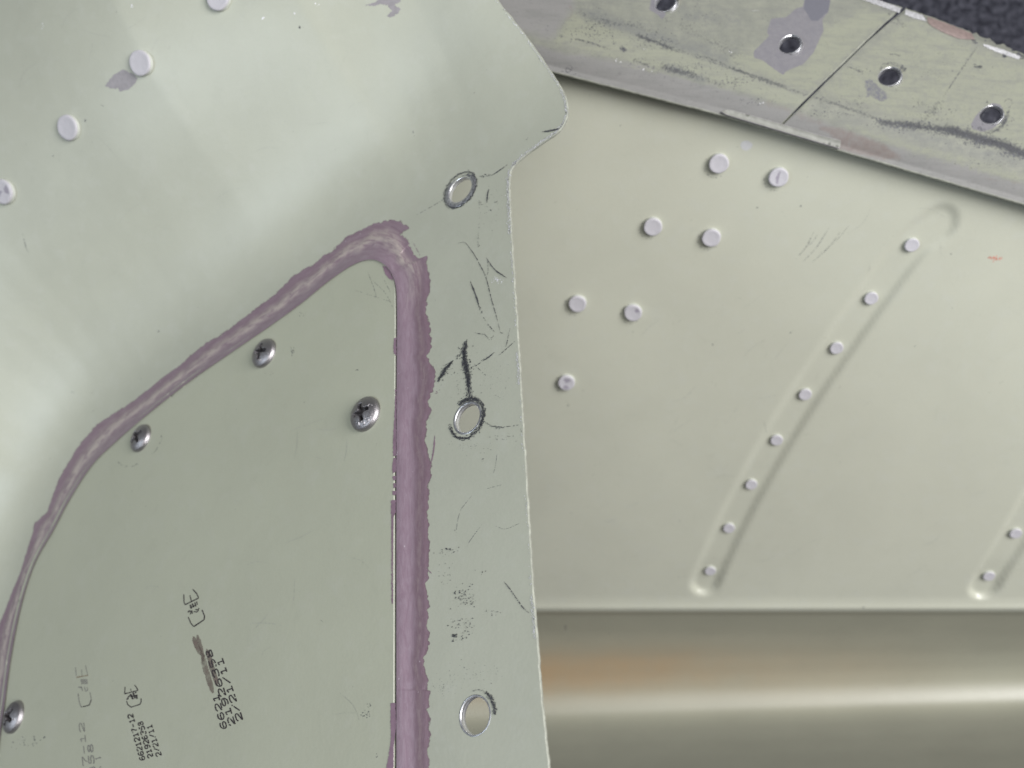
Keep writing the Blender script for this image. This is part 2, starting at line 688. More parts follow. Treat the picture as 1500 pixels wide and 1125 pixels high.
def sealant_mat():
    m, nt, b = newmat('mauve_sealant')
    uv = node(nt, 'ShaderNodeUVMap', uv_map='along')
    sep = node(nt, 'ShaderNodeSeparateXYZ')
    nt.links.new(uv.outputs['UV'], sep.inputs[0])
    comb = node(nt, 'ShaderNodeCombineXYZ')
    nt.links.new(math_(nt, 'MULTIPLY', sep.outputs['X'], 2.2), comb.inputs['X'])
    nt.links.new(math_(nt, 'MULTIPLY', sep.outputs['Y'], 7.0), comb.inputs['Y'])
    st = noise(nt, 1.6, 6, .62, comb.outputs[0], .6)
    n2 = noise(nt, 900, 4, .6)
    base = mix(nt, ramp(nt, st, .40, .66), (.220, .158, .198), (.258, .198, .240))
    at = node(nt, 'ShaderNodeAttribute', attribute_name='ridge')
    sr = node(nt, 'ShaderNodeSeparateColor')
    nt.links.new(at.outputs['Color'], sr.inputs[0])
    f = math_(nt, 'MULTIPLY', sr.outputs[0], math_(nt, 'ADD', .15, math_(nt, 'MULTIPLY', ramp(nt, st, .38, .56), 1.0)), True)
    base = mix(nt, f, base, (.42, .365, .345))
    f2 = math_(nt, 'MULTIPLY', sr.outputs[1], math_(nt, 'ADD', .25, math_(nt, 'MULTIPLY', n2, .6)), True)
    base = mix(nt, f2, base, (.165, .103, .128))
    sp = noise(nt, 1400, 1, .5)
    base = mix(nt, math_(nt, 'MULTIPLY', ramp(nt, sp, .77, .80), .55), base, (.6, .55, .6))
    nt.links.new(base, b.inputs['Base Color'])
    b.inputs['Roughness'].default_value = .34
    al = math_(nt, 'ADD', math_(nt, 'MULTIPLY', math_(nt, 'SUBTRACT', 1.0, sr.outputs[2]), 16.0), math_(nt, 'MULTIPLY', math_(nt, 'SUBTRACT', mix(nt, .5, st, n2), .42), 5.0))
    nt.links.new(ramp(nt, al, .15, .60), b.inputs['Alpha'])
    bump(nt, b, mix(nt, .4, st, n2), .25, .0003)
    return m


M_SEAL = sealant_mat()


def flange_mat():
    """Worn primer: base coat with ragged patches of yellow-green primer, lilac grey bare metal, grime and brown residue."""
    m, nt, b = newmat('worn_primer_flange')
    a1 = node(nt, 'ShaderNodeAttribute', attribute_name='wear_a')
    a2 = node(nt, 'ShaderNodeAttribute', attribute_name='wear_b')
    s1 = node(nt, 'ShaderNodeSeparateColor')
    s2 = node(nt, 'ShaderNodeSeparateColor')
    nt.links.new(a1.outputs['Color'], s1.inputs[0])
    nt.links.new(a2.outputs['Color'], s2.inputs[0])
    nA = noise(nt, 260, 7, .68)
    nB = noise(nt, 620, 6, .7, dist=.5)
    nC = noise(nt, 1500, 5, .65)

    def edge(mask, nz, amp, lo, hi):
        v = math_(nt, 'ADD', mask, math_(nt, 'MULTIPLY', math_(nt, 'SUBTRACT', nz, .5), amp))
        return ramp(nt, v, lo, hi)
    tc = node(nt, 'ShaderNodeTexCoord').outputs['Object']
    mp = node(nt, 'ShaderNodeMapping')
    mp.inputs['Rotation'].default_value = (0, 0, math.radians(16))
    mp.inputs['Scale'].default_value = (.14, 1, 1)
    nt.links.new(tc, mp.inputs['Vector'])
    nS = noise(nt, 700, 6, .7, mp.outputs[0], .4)
    nT = noise(nt, 1900, 4, .7)
    c = mix(nt, ramp(nt, nA, .35, .7), (.180, .186, .165), (.228, .233, .198))
    c = mix(nt, edge(s2.outputs[0], nA, .7, .30, .75), c, (.205, .202, .203))            # lilac grey lip
    c = mix(nt, math_(nt, 'MULTIPLY', edge(s1.outputs[0], nB, 1.5, .40, .72), .8), c, (.240, .249, .197))           # yellow-green primer
    c = mix(nt, math_(nt, 'MULTIPLY', ramp(nt, nS, .46, .68), .50), c, (.155, .158, .155))               # long rub marks
    c = mix(nt, math_(nt, 'MULTIPLY', edge(s2.outputs[1], nB, 1.3, .36, .78), .70), c, (.150, .155, .155))  # grey rubbed areas
    c = mix(nt, math_(nt, 'MULTIPLY', edge(a1.outputs['Alpha'], nB, 1.0, .36, .85), .75), c, (.175, .140, .132))  # brown residue
    bp = mix(nt, ramp(nt, nB, .3, .7), (.145, .141, .163), (.188, .182, .20))
    c = mix(nt, edge(s1.outputs[1], nC, .55, .44, .60), c, bp)            # bare patch
    c = mix(nt, edge(s2.outputs[2], nC, .45, .40, .58), c, (.118, .118, .145))            # darker bare patch
    c = mix(nt, math_(nt, 'MULTIPLY', edge(s1.outputs[2], mix(nt, .5, nC, nT), 1.9, .34, .70), .95), c, (.045, .047, .055))       # grime
    c = mix(nt, math_(nt, 'MULTIPLY', ramp(nt, mix(nt, .4, nT, nB), .55, .66), .42), c, (.085, .085, .09))
    nt.links.new(c, b.inputs['Base Color'])
    c = mix(nt, 1.0, c, (.90, .905, .88), 'MULTIPLY')
    nt.links.new(c, b.inputs['Base Color'])
    r = mix(nt, nB, (.50,) * 3, (.72,) * 3)
    b.inputs['Specular IOR Level'].default_value = .32
    nt.links.new(r, b.inputs['Roughness'])
    bump(nt, b, mix(nt, .5, nB, nC), .22, .0004)
    return m


M_FLANGE = flange_mat()


def carpet_mat():
    m, nt, b = newmat('charcoal_carpet')
    n1 = noise(nt, 330, 5, .7)
    n2 = noise(nt, 90, 3, .5)
    c = mix(nt, ramp(nt, n1, .38, .66), (.022, .023, .031), (.13, .133, .165))
    c = mix(nt, math_(nt, 'MULTIPLY', n2, .5), c, (.03, .031, .042))
    nt.links.new(c, b.inputs['Base Color'])
    b.inputs['Roughness'].default_value = .95
    b.inputs['Specular IOR Level'].default_value = .1
    bump(nt, b, n1, 1.0, .003)
    return m


M_CARPET = carpet_mat()

# ------------------------------------------------------------------ carpet
g = np.linspace(-.5, .5, 260)
gx, gy = np.meshgrid(g, g)
gz = RNG.normal(0, .0008, gx.shape) + .0006 * np.sin(gx * 900) * np.sin(gy * 800)
Vc = np.column_stack([gx.ravel(), gy.ravel(), gz.ravel()])
n_ = len(g)
Fc = [(r * n_ + c, r * n_ + c + 1, (r + 1) * n_ + c + 1, (r + 1) * n_ + c) for r in range(n_ - 1) for c in range(n_ - 1)]
tag(mesh_obj('carpet', Vc, Fc, M_CARPET), 'dark charcoal carpet floor seen behind the metal panels', kind='structure')


# ------------------------------------------------------------------ fasteners
def lathe(profile, seg=28, wob=0.0, seed=0):
    r_ = random.Random(seed)
    V, Fs, M = [], [], []
    ph = [r_.uniform(-1, 1) * wob for _ in range(seg)]
    ph = [(ph[i - 1] + ph[i] + ph[(i + 1) % seg]) / 3 for i in range(seg)]
    for (r, z) in profile:
        for k in range(seg):
            a = 2 * math.pi * k / seg
            rr = r * (1 + ph[k])
            V.append((rr * math.cos(a), rr * math.sin(a), z * (1 + .6 * ph[(k * 3) % seg])))
    for i in range(len(profile) - 1):
        for k in range(seg):
            k2 = (k + 1) % seg
            Fs.append((i * seg + k, i * seg + k2, (i + 1) * seg + k2, (i + 1) * seg + k))
    Fs.append(tuple((len(profile) - 1) * seg + k for k in range(seg)))
    return V, Fs


def rivet_mesh(seed):
    prof = [(1.02, -.05), (1.03, .06), (1.02, .34), (.99, .42), (.95, .455), (.88, .470), (.78, .468), (.66, .458), (.50, .450), (.30, .448), (.08, .45)]
    V, Fs = lathe(prof, 30, .035, seed)
    V = np.array(V)
    V[:, 2] *= 1.35
    r_ = np.random.default_rng(seed)
    top = V[:, 2] > .55
    tilt = r_.normal(0, .035, 2)
    V[top, 2] += V[top, 0] * tilt[0] + V[top, 1] * tilt[1]
    me = bpy.data.meshes.new('rivet')
    me.from_pydata(V.tolist(), [], Fs)
    for m in (M_RIVET, M_RSIDE):
        me.materials.append(m)
    for i, p in enumerate(me.polygons):
        p.use_smooth = True
        p.material_index = 1 if i < 30 * 2 else 0
    # a scuff or dent on the face: shallow flake of darker metal
    me.materials.append(M_RDARK)
    if seed in (2, 3, 5):
        for i, p in enumerate(me.polygons):
            c = p.center
            a = math.atan2(c.y, c.x)
            if c.z > .56 and {2: abs(c.x - c.y * .4 + .1) < .13 and abs(c.y) < .55, 3: .3 < math.hypot(c.x, c.y) < .75 and .0 < a < .8,
                              5: (.28 < math.hypot(c.x, c.y) < .8 and -2.3 < a < -1.2) or (math.hypot(c.x, c.y) < .6 and 0.4 < a < 2.0)}[seed]:
                p.material_index = 2
    return me


RIVETS = [rivet_mesh(s) for s in range(6)]


def frame_at(surf, px, h, spin=0.0, n=None):
    n = surf.normal([px])[0] if n is None else n
    P = surf.hit([px], h)[0]
    base = P - n * h
    t = np.cross([0, 1, 0], n)
    t /= np.linalg.norm(t)
    b = np.cross(n, t)
    M = Matrix(((t[0], b[0], n[0]), (t[1], b[1], n[1]), (t[2], b[2], n[2])))
    return base, M @ Matrix.Rotation(spin, 3, 'Z')


def place(name, me, surf, px, radius, h, parent, spin=0.0, n=None, base_off=0.0, zs=1.0):
    base, M = frame_at(surf, px, h, spin, n)
    o = bpy.data.objects.new(name, me)
    COL.objects.link(o)
    o.parent = parent
    R = M.to_4x4() @ Matrix.Diagonal((radius, radius, radius * zs, 1))
    R.translation = Vector(base - root_of(parent))
    o.matrix_local = R
    return o


# ------------------------------------------------------------------ stroke lettering (stamps and the screw head)
GLYPH = {
    '0': [[(0, .2), (0, .8), (.2, 1), (.5, 1), (.7, .8), (.7, .2), (.5, 0), (.2, 0), (0, .2)]],
    '1': [[(.1, .78), (.35, 1), (.35, 0)], [(.08, 0), (.62, 0)]],
    '2': [[(0, .78), (.15, 1), (.55, 1), (.7, .8), (.65, .55), (.1, .15), (0, 0), (.7, 0)]],
    '3': [[(0, .85), (.2, 1), (.55, 1), (.7, .8), (.55, .55), (.3, .52)], [(.55, .55), (.7, .25), (.55, 0), (.15, 0), (0, .15)]],
    '5': [[(.65, 1), (.08, 1), (.05, .55), (.45, .6), (.68, .4), (.62, .1), (.4, 0), (.1, 0), (0, .12)]],
    '6': [[(.62, .9), (.45, 1), (.2, .95), (.03, .6), (.02, .2), (.2, 0), (.5, 0), (.68, .2), (.62, .45), (.4, .55), (.1, .45)]],
    '7': [[(0, .85), (0, 1), (.7, 1), (.35, .4), (.28, 0)]],
    '8': [[(.35, .53), (.08, .7), (.12, .92), (.35, 1), (.58, .92), (.62, .7), (.35, .53), (.05, .3), (.1, .06), (.35, 0), (.6, .06), (.66, .3), (.35, .53)]],
    '9': [[(.08, .1), (.25, 0), (.5, .05), (.67, .4), (.68, .8), (.5, 1), (.2, 1), (.02, .8), (.08, .55), (.3, .45), (.62, .55)]],
    '-': [[(.05, .5), (.65, .5)]],
    '/': [[(0, 0), (.7, 1)]],
    'M': [[(0, 0), (.05, 1), (.4, .3), (.75, 1), (.8, 0)]],
    'S': [[(.65, .85), (.45, 1), (.15, .95), (.05, .75), (.2, .55), (.5, .45), (.65, .25), (.5, .03), (.2, 0), (.03, .15)]],
    'G': [[(.65, .85), (.4, 1), (.1, .85), (0, .5), (.1, .15), (.4, 0), (.65, .15), (.65, .45), (.4, .45)]],
    'C': [[(.65, .85), (.4, 1), (.1, .85), (0, .5), (.1, .15), (.4, 0), (.65, .15)]],
    'L': [[(.1, 1), (.1, 0), (.6, 0)]],
}


def ribbon(P, Fs, pts, w):
    """Constant-width line with rounded-off joints as quads (any 2D space)."""
    p = resample(np.asarray(pts, float), w * .8)
    L = len(p)
    b = None
    for i in range(L):
        t = p[min(i + 1, L - 1)] - p[max(i - 1, 0)]
        nrm = np.array([-t[1], t[0]]) / max(np.hypot(*t), 1e-9)
        ww = w * random.uniform(.72, 1.12)
        k = len(P)
        P += [tuple(p[i] + nrm * ww / 2), tuple(p[i] - nrm * ww / 2)]
        if b is not None and random.random() > .02:
            Fs.append((b, b + 1, k + 1, k))
        b = k


def stamp(name, surf, off, parts, parent):
    """parts: list of (material, strokes) with strokes = [(points, width)] in photo pixels on the plate."""
    P, Fs, mi, mats = [], [], [], []
    for m, strokes in parts:
        if m not in mats:
            mats.append(m)
        for pts, w in strokes:
            k = len(Fs)
            ribbon(P, Fs, pts, w)
            mi += [mats.index(m)] * (len(Fs) - k)
    P = np.array(P)
    V = surf.hit(P, off)
    fs = []
    for f in Fs:
        a, b, c = V[f[0]], V[f[1]], V[f[2]]
        fs.append(f if np.cross(b - a, c - a)[2] > 0 else f[::-1])
    return mesh_obj(name, V, fs, mats, parent, True, mi)


def text_strokes(s, start, end, height, w, skip=(), wid=.80):
    """Characters strung from the pixel start (centre of the first) to end (centre of the last), tops to the left of the reading direction."""
    a, b = np.array(start, float), np.array(end, float)
    d = (b - a) / max(len(s) - 1, 1)
    u = d / np.hypot(*d)
    up = np.array([u[1], -u[0]])
    adv = np.hypot(*d)
    out = []
    for i, ch in enumerate(s):
        if i in skip or ch not in GLYPH:
            continue
        c = a + d * i
        for st in GLYPH[ch]:
            q = [c + u * (x - .35) / .7 * adv * wid + up * (y - .5) * height for x, y in st]
            out.append((q, w))
    return out


# ------------------------------------------------------------------ 1. ribbed panel behind
rib_root = empty('ribbed_panel', tuple(RIBBED.hit([(1100, 893)])[0]),
                 'rear pale green metal panel with pressed channels and rows of rivets', 'metal panel')
xs = np.arange(520, 1661, 5.0)
top_y = np.interp(xs, LIP[:, 0], LIP[:, 1]) - 30
rows = []
for t in np.linspace(0, 1, 170):
    rows.append(np.column_stack([xs, top_y + (884 - top_y) * t]))
for y in list(np.arange(885, 915, 1.0)) + list(np.arange(915, 1245, 4.0)):
    rows.append(np.column_stack([xs, np.full(len(xs), y)]))
G = np.vstack(rows)
nr, nc = len(rows), len(xs)
V = RIBBED.hit(G)
Fq = [(r * nc + c, (r + 1) * nc + c, (r + 1) * nc + c + 1, r * nc + c + 1) for r in range(nr - 1) for c in range(nc - 1)]
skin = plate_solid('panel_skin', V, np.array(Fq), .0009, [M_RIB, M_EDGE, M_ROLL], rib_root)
me = skin.data
nq = len(Fq)
mi = np.empty(len(me.polygons), np.int32)
me.polygons.foreach_get('material_index', mi)
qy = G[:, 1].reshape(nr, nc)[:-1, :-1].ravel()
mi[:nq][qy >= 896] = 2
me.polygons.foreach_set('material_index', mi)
st = np.zeros((len(V), 4), np.float32)
yc = 985 - .03 * (G[:, 0] - 800)
st[:, 0] = np.exp(-((G[:, 1] - yc) / 34) ** 2) * (1 - sstep(800, 1340, G[:, 0])) * .9
st[:, 0] = np.maximum(st[:, 0], .35 * np.exp(-((G[:, 1] - 980) / 40) ** 2) * (1 - sstep(1100, 1500, G[:, 0])))
set_attr(skin, 'stain', st, len(V))

for i, (x, y) in enumerate([(1050, 243), (1137, 263), (954, 335), (1039, 351), (844, 447), (925, 460), (828, 562)]):
    place('rivet', RIVETS[[0, 2, 1, 4, 0, 3, 5][i]], RIBBED, (x + 1, y), .00240, .0016, rib_root, [0, .3, 1.2, 2.0, .7, .2, .1][i])
for i, (x, y) in enumerate([(1336, 360), (1277, 438), (1226, 511), (1180, 579), (1138, 646), (1101, 711), (1068, 775), (1041, 838), (1489, 783), (1451, 846)]):
    place('rivet', RIVETS[[0, 1, 4][i % 3]], RIBBED, (x, y), .00178, .0012, rib_root, i * 1.3)

fl = Flakes()
for a, b, w in [((1166, 379), (1192, 340), 1.6), ((1176, 384), (1214, 334), 1.2), ((1190, 384), (1232, 338), 1.2), ((1200, 372), (1244, 330), 1.0), ((1180, 362), (1198, 342), 1.0)]:
    fl.line([a, ((a[0] + b[0]) / 2 + 2, (a[1] + b[1]) / 2 + 2), b], w, .25)
fl.build('scratch', RIBBED, .00004, M_SCUFF, rib_root)
fl = Flakes()
fl.cloud((1457, 379), 9, 4, 30, 1.3)
fl.build('red_mark', RIBBED, .00004, M_RED, rib_root)
fl = Flakes()
for c in [(1173, 302), (1158, 487), (1109, 304), (1393, 372), (909, 184), (832, 594), (1265, 890), (1044, 505), (1340, 507)]:
    fl.speck(c, 1.3, 1.8, random.random())
fl.line([(828, 915), (829, 924)], 2)
fl.build('dirt_speck', RIBBED, .00004, M_SCUFF, rib_root)
film('pale_spot', RIBBED, [catmull([(1085, 210), (1093, 206), (1101, 210), (1101, 216), (1093, 221), (1087, 218)], 4, True)], .00003,
     plain_mat('pale_lilac_spot', (.455, .46, .47), .4, 0, .08, 800), rib_root, 5, .3, 1.5)

# ------------------------------------------------------------------ 2. worn flange strip
fl_root = empty('edge_flange', tuple(FLANGE.hit([(1150, 150)])[0]),
                'worn grimy metal flange strip with four dark holes and a saw cut across it', 'metal flange')


def hole_loop(surf, px, radius, n=None, seg=36, off=0.0):
    n = surf.normal([px])[0] if n is None else n
    P = surf.hit([px], off)[0]
    t = np.cross([0, 1, 0], n)
    t /= np.linalg.norm(t)
    b = np.cross(n, t)
    a = np.linspace(0, 2 * np.pi, seg, endpoint=False)
    Q = P + radius * (np.cos(a)[:, None] * t + np.sin(a)[:, None] * b)
    return Q, to_px(Q), n


def bore(name, surf, px, r, depth, mat, parent, n):
    seg = 48
    P = surf.hit([px])[0]
    t = np.cross([0, 1, 0], n)
    t /= np.linalg.norm(t)
    b = np.cross(n, t)
    prof = [(1.0, .00001), (.985, -.00008), (.975, -depth * .5), (.98, -depth), (1.12, -depth), (1.12, -.0006)]
    V = [P + r * k * (math.cos(a) * t + math.sin(a) * b) + n * z_ for k, z_ in prof for a in np.linspace(0, 2 * np.pi, seg, endpoint=False)]
    Fs = [(j * seg + k, (j + 1) * seg + k, (j + 1) * seg + (k + 1) % seg, j * seg + (k + 1) % seg) for j in range(len(prof) - 1) for k in range(seg)]
    return mesh_obj(name, V, [f[::-1] for f in Fs], mat, parent)


def ring(name, surf, px, r0, r1, lift, mat, parent, n=None, wob=.006):
    """Flat burnished ring round a hole, a hair proud of the sheet."""
    seg = 48
    rr = [(r0, -.0004), (r0 * .995, 0), (r0 + (r1 - r0) * .35, lift * 1.6), (r1, lift * .5), (r1 * 1.01, -.00005)]
    n = surf.normal([px])[0] if n is None else n
    P = surf.hit([px])[0]
    t = np.cross([0, 1, 0], n)
    t /= np.linalg.norm(t)
    b = np.cross(n, t)
    V, Fs = [], []
    ph = RNG.normal(0, wob, seg)
    ph = (ph + np.roll(ph, 1) + np.roll(ph, -1)) / 3
    for j, (r, z) in enumerate(rr):
        for k in range(seg):
            a = 2 * math.pi * k / seg
            q = r * (1 + ph[k] * (j >= 2))
            V.append(P + q * (math.cos(a) * t + math.sin(a) * b) + n * z)
    for j in range(len(rr) - 1):
        for k in range(seg):
            k2 = (k + 1) % seg
            Fs.append((j * seg + k, (j + 1) * seg + k, (j + 1) * seg + k2, j * seg + k2))
    return mesh_obj(name, V, Fs, mat, parent)


FH = [((975, 3), .00265), ((1157, 65), .00262), ((1303, 112), .00262), ((1452, 168), .00258)]
nF = FLANGE.normal([(1150, 90)])[0]
tilt = Vector((-.36, .30, .88)).normalized()
holes = []
for c, r in FH:
    Q, lp, _ = hole_loop(FLANGE, c, r, np.array(tilt))
    holes.append(FLANGE_LP := lp)
lipx = np.arange(1660, 679, -6.0)
lip = np.column_stack([lipx, np.interp(lipx, LIP[:, 0], LIP[:, 1]) + np.convolve(RNG.normal(0, .5, len(lipx)), np.ones(3) / 3, 'same')])
topx = np.concatenate([np.arange(680, 1321.5, 6.0)])
topl = np.column_stack([topx, np.interp(topx, TOP[:, 0], TOP[:, 1]) + RNG.normal(0, .35, len(topx))])
topx2 = np.concatenate([[1327.5], np.arange(1330, 1661, 5.0)])
topr = np.column_stack([topx2, np.interp(topx2, TOP[:, 0], TOP[:, 1]) + np.where(topx2 > 1420, 1.6, .35) * RNG.normal(0, 1, len(topx2))])
slit = np.array([(1322.0, 11.5), (1296, 33), (1268, 58.5), (1236, 90), (1203, 122), (1174, 151), (1144.5, 181.5), (1143.4, 184.5), (1146.5, 184.0), (1177.5, 153.5),
                 (1207, 124.8), (1240, 92.8), (1272, 61), (1300, 35.5), (1325.5, 14.5)])
outline = np.vstack([lip, topl, slit, topr])
v2, f2 = triangulate(outline, holes, 2.6)
V = FLANGE.hit(v2)
skinF = plate_solid('flange_skin', V, f2, .0011, [M_FLANGE, M_EDGE, M_HOLE], fl_root, 1, .25)
# drilled bores and the cut get bare metal walls
me = skinF.data
ctr = np.empty(len(me.polygons) * 3)
me.polygons.foreach_get('center', ctr)
ctr = to_px(ctr.reshape(-1, 3) + root_of(skinF))
mi = np.empty(len(me.polygons), np.int32)
me.polygons.foreach_get('material_index', mi)
for c, r in FH:
    mi[(mi == 1) & (np.hypot(ctr[:, 0] - c[0], ctr[:, 1] - c[1]) < 26)] = 2
me.polygons.foreach_set('material_index', mi)


# wear masks
def pmask(poly, soft=6.0):
    poly = np.asarray(poly, float)
    cl = np.vstack([poly, poly[:1]])
    d = poly_dist(v2, cl, signed=False)
    s = np.where(inside(v2, poly), d, -d)
    return np.clip(.5 + s / (2 * soft), 0, 1)


def smask(path, w, soft=5.0, amt=1.0):
    d = poly_dist(v2, catmull(path, 5), signed=False)
    return amt * np.clip(.5 + (w / 2 - d) / (2 * soft), 0, 1)


def z(o, s, pts):
    return [(o[0] + x / s, o[1] + y / s) for x, y in pts]


mx = lambda *a: np.maximum.reduce(a)
primer = mx(pmask([(812, 62), (818, 45), (838, 18), (862, 22), (905, 40), (1000, 74), (1090, 108), (1180, 138), (1184, 158), (1150, 158), (1120, 146), (1050, 122), (960, 104), (900, 86), (845, 70)], 9) * .85,
            pmask([(1050, 90), (1120, 60), (1180, 90), (1200, 40), (1270, 10), (1315, 18), (1185, 138), (1100, 108)], 14) * .85,
            pmask([(1330, 20), (1420, 62), (1500, 90), (1660, 150), (1660, 270), (1500, 222), (1400, 196), (1300, 172), (1190, 134), (1260, 75)], 12) * .66,
            pmask([(900, 95), (1000, 118), (1080, 138), (1075, 128), (980, 100)], 5) * .7,
            pmask([(1225, 172), (1330, 202), (1500, 250), (1660, 300), (1660, 320), (1480, 268), (1330, 225), (1240, 190)], 8) * .62)
bare = mx(pmask(z((1040, 0), 6.25, [(400, 470), (480, 390), (540, 330), (520, 290), (560, 170), (700, 155), (790, 75), (850, 60), (870, -20), (1105, -20), (1085, 110), (1030, 180), (1040, 280), (1000, 370), (950, 480), (850, 590), (700, 650), (670, 690), (570, 620), (480, 550), (400, 530)]), 2.2),
          pmask(z((1240, 0), 5.77, [(1050, 1050), (1090, 980), (1150, 920), (1230, 870), (1300, 880), (1335, 950), (1320, 1010), (1250, 1080), (1150, 1115), (1060, 1090)]), 2.5),
          pmask(z((820, 0), 6.25, [(840, -60), (820, 90), (890, 130), (940, 180), (975, 130), (960, 110), (890, 60), (880, -60)]), 2),
          pmask(z((1240, 0), 5.77, [(340, 400), (470, 400), (480, 430), (345, 430)]), 3) * .55)
dark = mx(pmask(z((1040, 0), 6.25, [(870, -30), (1105, -30), (1085, 100), (990, 190), (930, 190), (860, 80)]), 2.5),
          pmask(z((1240, 0), 5.77, [(150, 680), (200, 655), (260, 700), (290, 740), (350, 780), (355, 830), (330, 865), (260, 860), (200, 820), (140, 850), (165, 790), (145, 730)]), 1.6) * .52)
grime = mx(smask([(934, 52), (985, 72)], 6, 4, .78), smask([(985, 72), (1040, 86), (1090, 108), (1140, 126), (1185, 140)], 3, 3.5, .74),
           smask([(1072, 100), (1150, 127)], 4, 3.5, .85),
           smask([(1185, 140), (1240, 158), (1293, 178)], 4, 4, .74), smask([(1293, 180), (1340, 184), (1400, 192)], 11, 6, .80),
           smask([(1390, 190), (1440, 205), (1470, 213), (1510, 230), (1600, 262)], 13, 6, .95), smask([(1470, 213), (1500, 228)], 6, 6, .9),
           smask([(843, 57), (868, 64), (894, 72)], 3, 3, .74), smask([(850, 18), (870, 30), (920, 36), (960, 46)], 10, 8, .52),
           smask([(972, 98), (1015, 110)], 12, 6, .62), smask([(1020, 112), (1060, 124)], 10, 6, .5),
           smask([(912, 70), (915, 74)], 5, 3, .9), smask([(926, 86), (960, 100)], 8, 5, .52),
           smask([(1360, 62), (1412, 95), (1395, 130), (1370, 165)], 2, 2.5, .0), smask([(1433, 64), (1412, 95), (1390, 130), (1372, 158), (1358, 176)], 2.2, 3, .62),
           smask([(1350, 178), (1378, 150)], 12, 7, .5), smask([(1300, 20), (1318, 32), (1324, 38)], 8, 6, .55), smask([(1205, 125), (1280, 88), (1318, 26)], 3, 6, .34),
           smask([(1462, 192), (1474, 176), (1478, 160)], 5, 3, .70), smask([(1430, 187), (1450, 195), (1462, 190)], 4, 3, .6),
           smask([(1290, 102), (1300, 94), (1314, 96), (1320, 108)], 2.5, 2.5, .66), smask([(1306, 80), (1318, 80)], 2, 2, .7), smask([(1322, 104), (1327, 101)], 4, 2.5, .85),
           smask([(1432, 97), (1437, 99)], 3, 2, .8), smask([(1470, 82), (1473, 82)], 4, 2, .95), smask([(1150, 180), (1120, 172), (1075, 162)], 3, 4, .0),
           smask([(1200, 165), (1250, 178), (1290, 195)], 2, 5, .42), smask([(1000, 40), (1060, 70), (1080, 90)], 22, 16, .43))
rub = mx(smask([(860, 20), (930, 45), (990, 62), (1060, 88)], 26, 14, .75), smask([(1000, 20), (1080, 30)], 30, 16, .6), smask([(1280, 96), (1340, 110)], 16, 14, .4),
         smask([(980, 100), (1030, 118)], 18, 8, .75), smask([(1300, 186), (1500, 240)], 26, 12, .55), smask([(1400, 120), (1480, 140)], 20, 14, .45))
brown = mx(pmask(z((1200, 120), 5, [(0, 310), (150, 330), (350, 400), (480, 450), (600, 540), (610, 575), (480, 580), (300, 540), (130, 500), (140, 440), (0, 350)]), 5) * .78,
           smask([(1125, 152), (1160, 164), (1205, 182)], 12, 8, .62), smask([(1436, 260), (1460, 264), (1500, 270), (1600, 296)], 3, 3, .70),
           smask([(835, 8), (838, 20), (832, 28)], 4, 4, .75))
yl = np.interp(v2[:, 0], LIP[:, 0], LIP[:, 1])
ycr = np.interp(v2[:, 0], CREASE[:, 0], CREASE[:, 1])
tl = (v2[:, 1] - ycr) / np.maximum(yl - ycr, 1)
lilac = np.maximum(sstep(.22, .70, tl) * (1 - .25 * sstep(1150, 1300, v2[:, 0])), pmask([(690, -40), (830, -40), (845, 10), (815, 55), (800, 60), (700, 30)], 12) * .8)
set_attr(skinF, 'wear_a', np.column_stack([primer, bare, grime, brown]), len(v2))
set_attr(skinF, 'wear_b', np.column_stack([lilac, rub, dark, np.ones(len(v2))]), len(v2))

for c, r in FH:
    bore('hole_bore', FLANGE, c, r, .0014, M_BORE, fl_root, np.array(tilt))
    ring('hole_rim', FLANGE, c, r * .99, r * 1.05, .00003, M_RIM, fl_root, np.array(tilt))
film('bare_edge_strip', FLANGE, [[(1230, -17), (1265, -6), (1290, 1), (1320, 11.5), (1317, 19), (1292, 10), (1262, -1), (1228, -11)],
                                 [(1327, 14), (1352, 22), (1357, 31), (1341, 27.5), (1325, 21)],
                                 [(1440, 64), (1470, 73), (1496, 83), (1492, 87), (1462, 77), (1442, 68)]], .00012, M_CHIP, fl_root, 4, .35, 1.5)
film('pink_sealant_patch', FLANGE, [[(1358.5, 24.5), (1390, 35), (1424, 49), (1428, 58), (1405, 57), (1383, 48), (1366, 39), (1359, 33)]], .00014, M_PINK, fl_root, 4, .3, 1.5)
fk = Flakes()
fk.trail([(1424, 52), (1426, 60), (1432, 64)], 5, 1.2, 1.3).trail([(1352, 22), (1357, 31)], 2.5, 1, 1.0).trail([(1436, 56), (1470, 68), (1500, 82)], 7, .35, 1.2)
fk.trail([(1490, 78), (1500, 86)], 7, 1.2, 1.4).cloud((1471, 82), 3, 2, 10, 1.4).trail([(1426, 95), (1430, 98), (1437, 97), (1440, 99)], 3, 1.2, 1.2, False)
fk.line([(838, 104), (831, 99), (829, 104), (833, 106), (838, 100), (836, 96), (831, 96)], 1.1).line([(840, 109), (845, 108)], 1.1).line([(822, 103), (826, 105)], 1.2)
fk.cloud((1322, 101), 3, 4, 10, 1.1).cloud((1446, 148), 2, 3, 6, 1).line([(1470, 152), (1474, 146), (1481, 146), (1483, 152), (1478, 157), (1471, 155)], 1.2, .2)
fk.trail([(935, 52), (962, 62), (985, 72)], 4, .7, .9).trail([(986, 74), (995, 77)], 2, .6, .8).trail([(1013, 81), (1045, 92), (1075, 102)], 2.5, .5, .8)
fk.trail([(844, 57), (868, 63), (880, 69)], 2, .7, .8).cloud((913, 71), 5, 4, 26, 1).cloud((900, 63), 3, 2, 8, .9).cloud((826, 49), 7, 4, 10, .8)
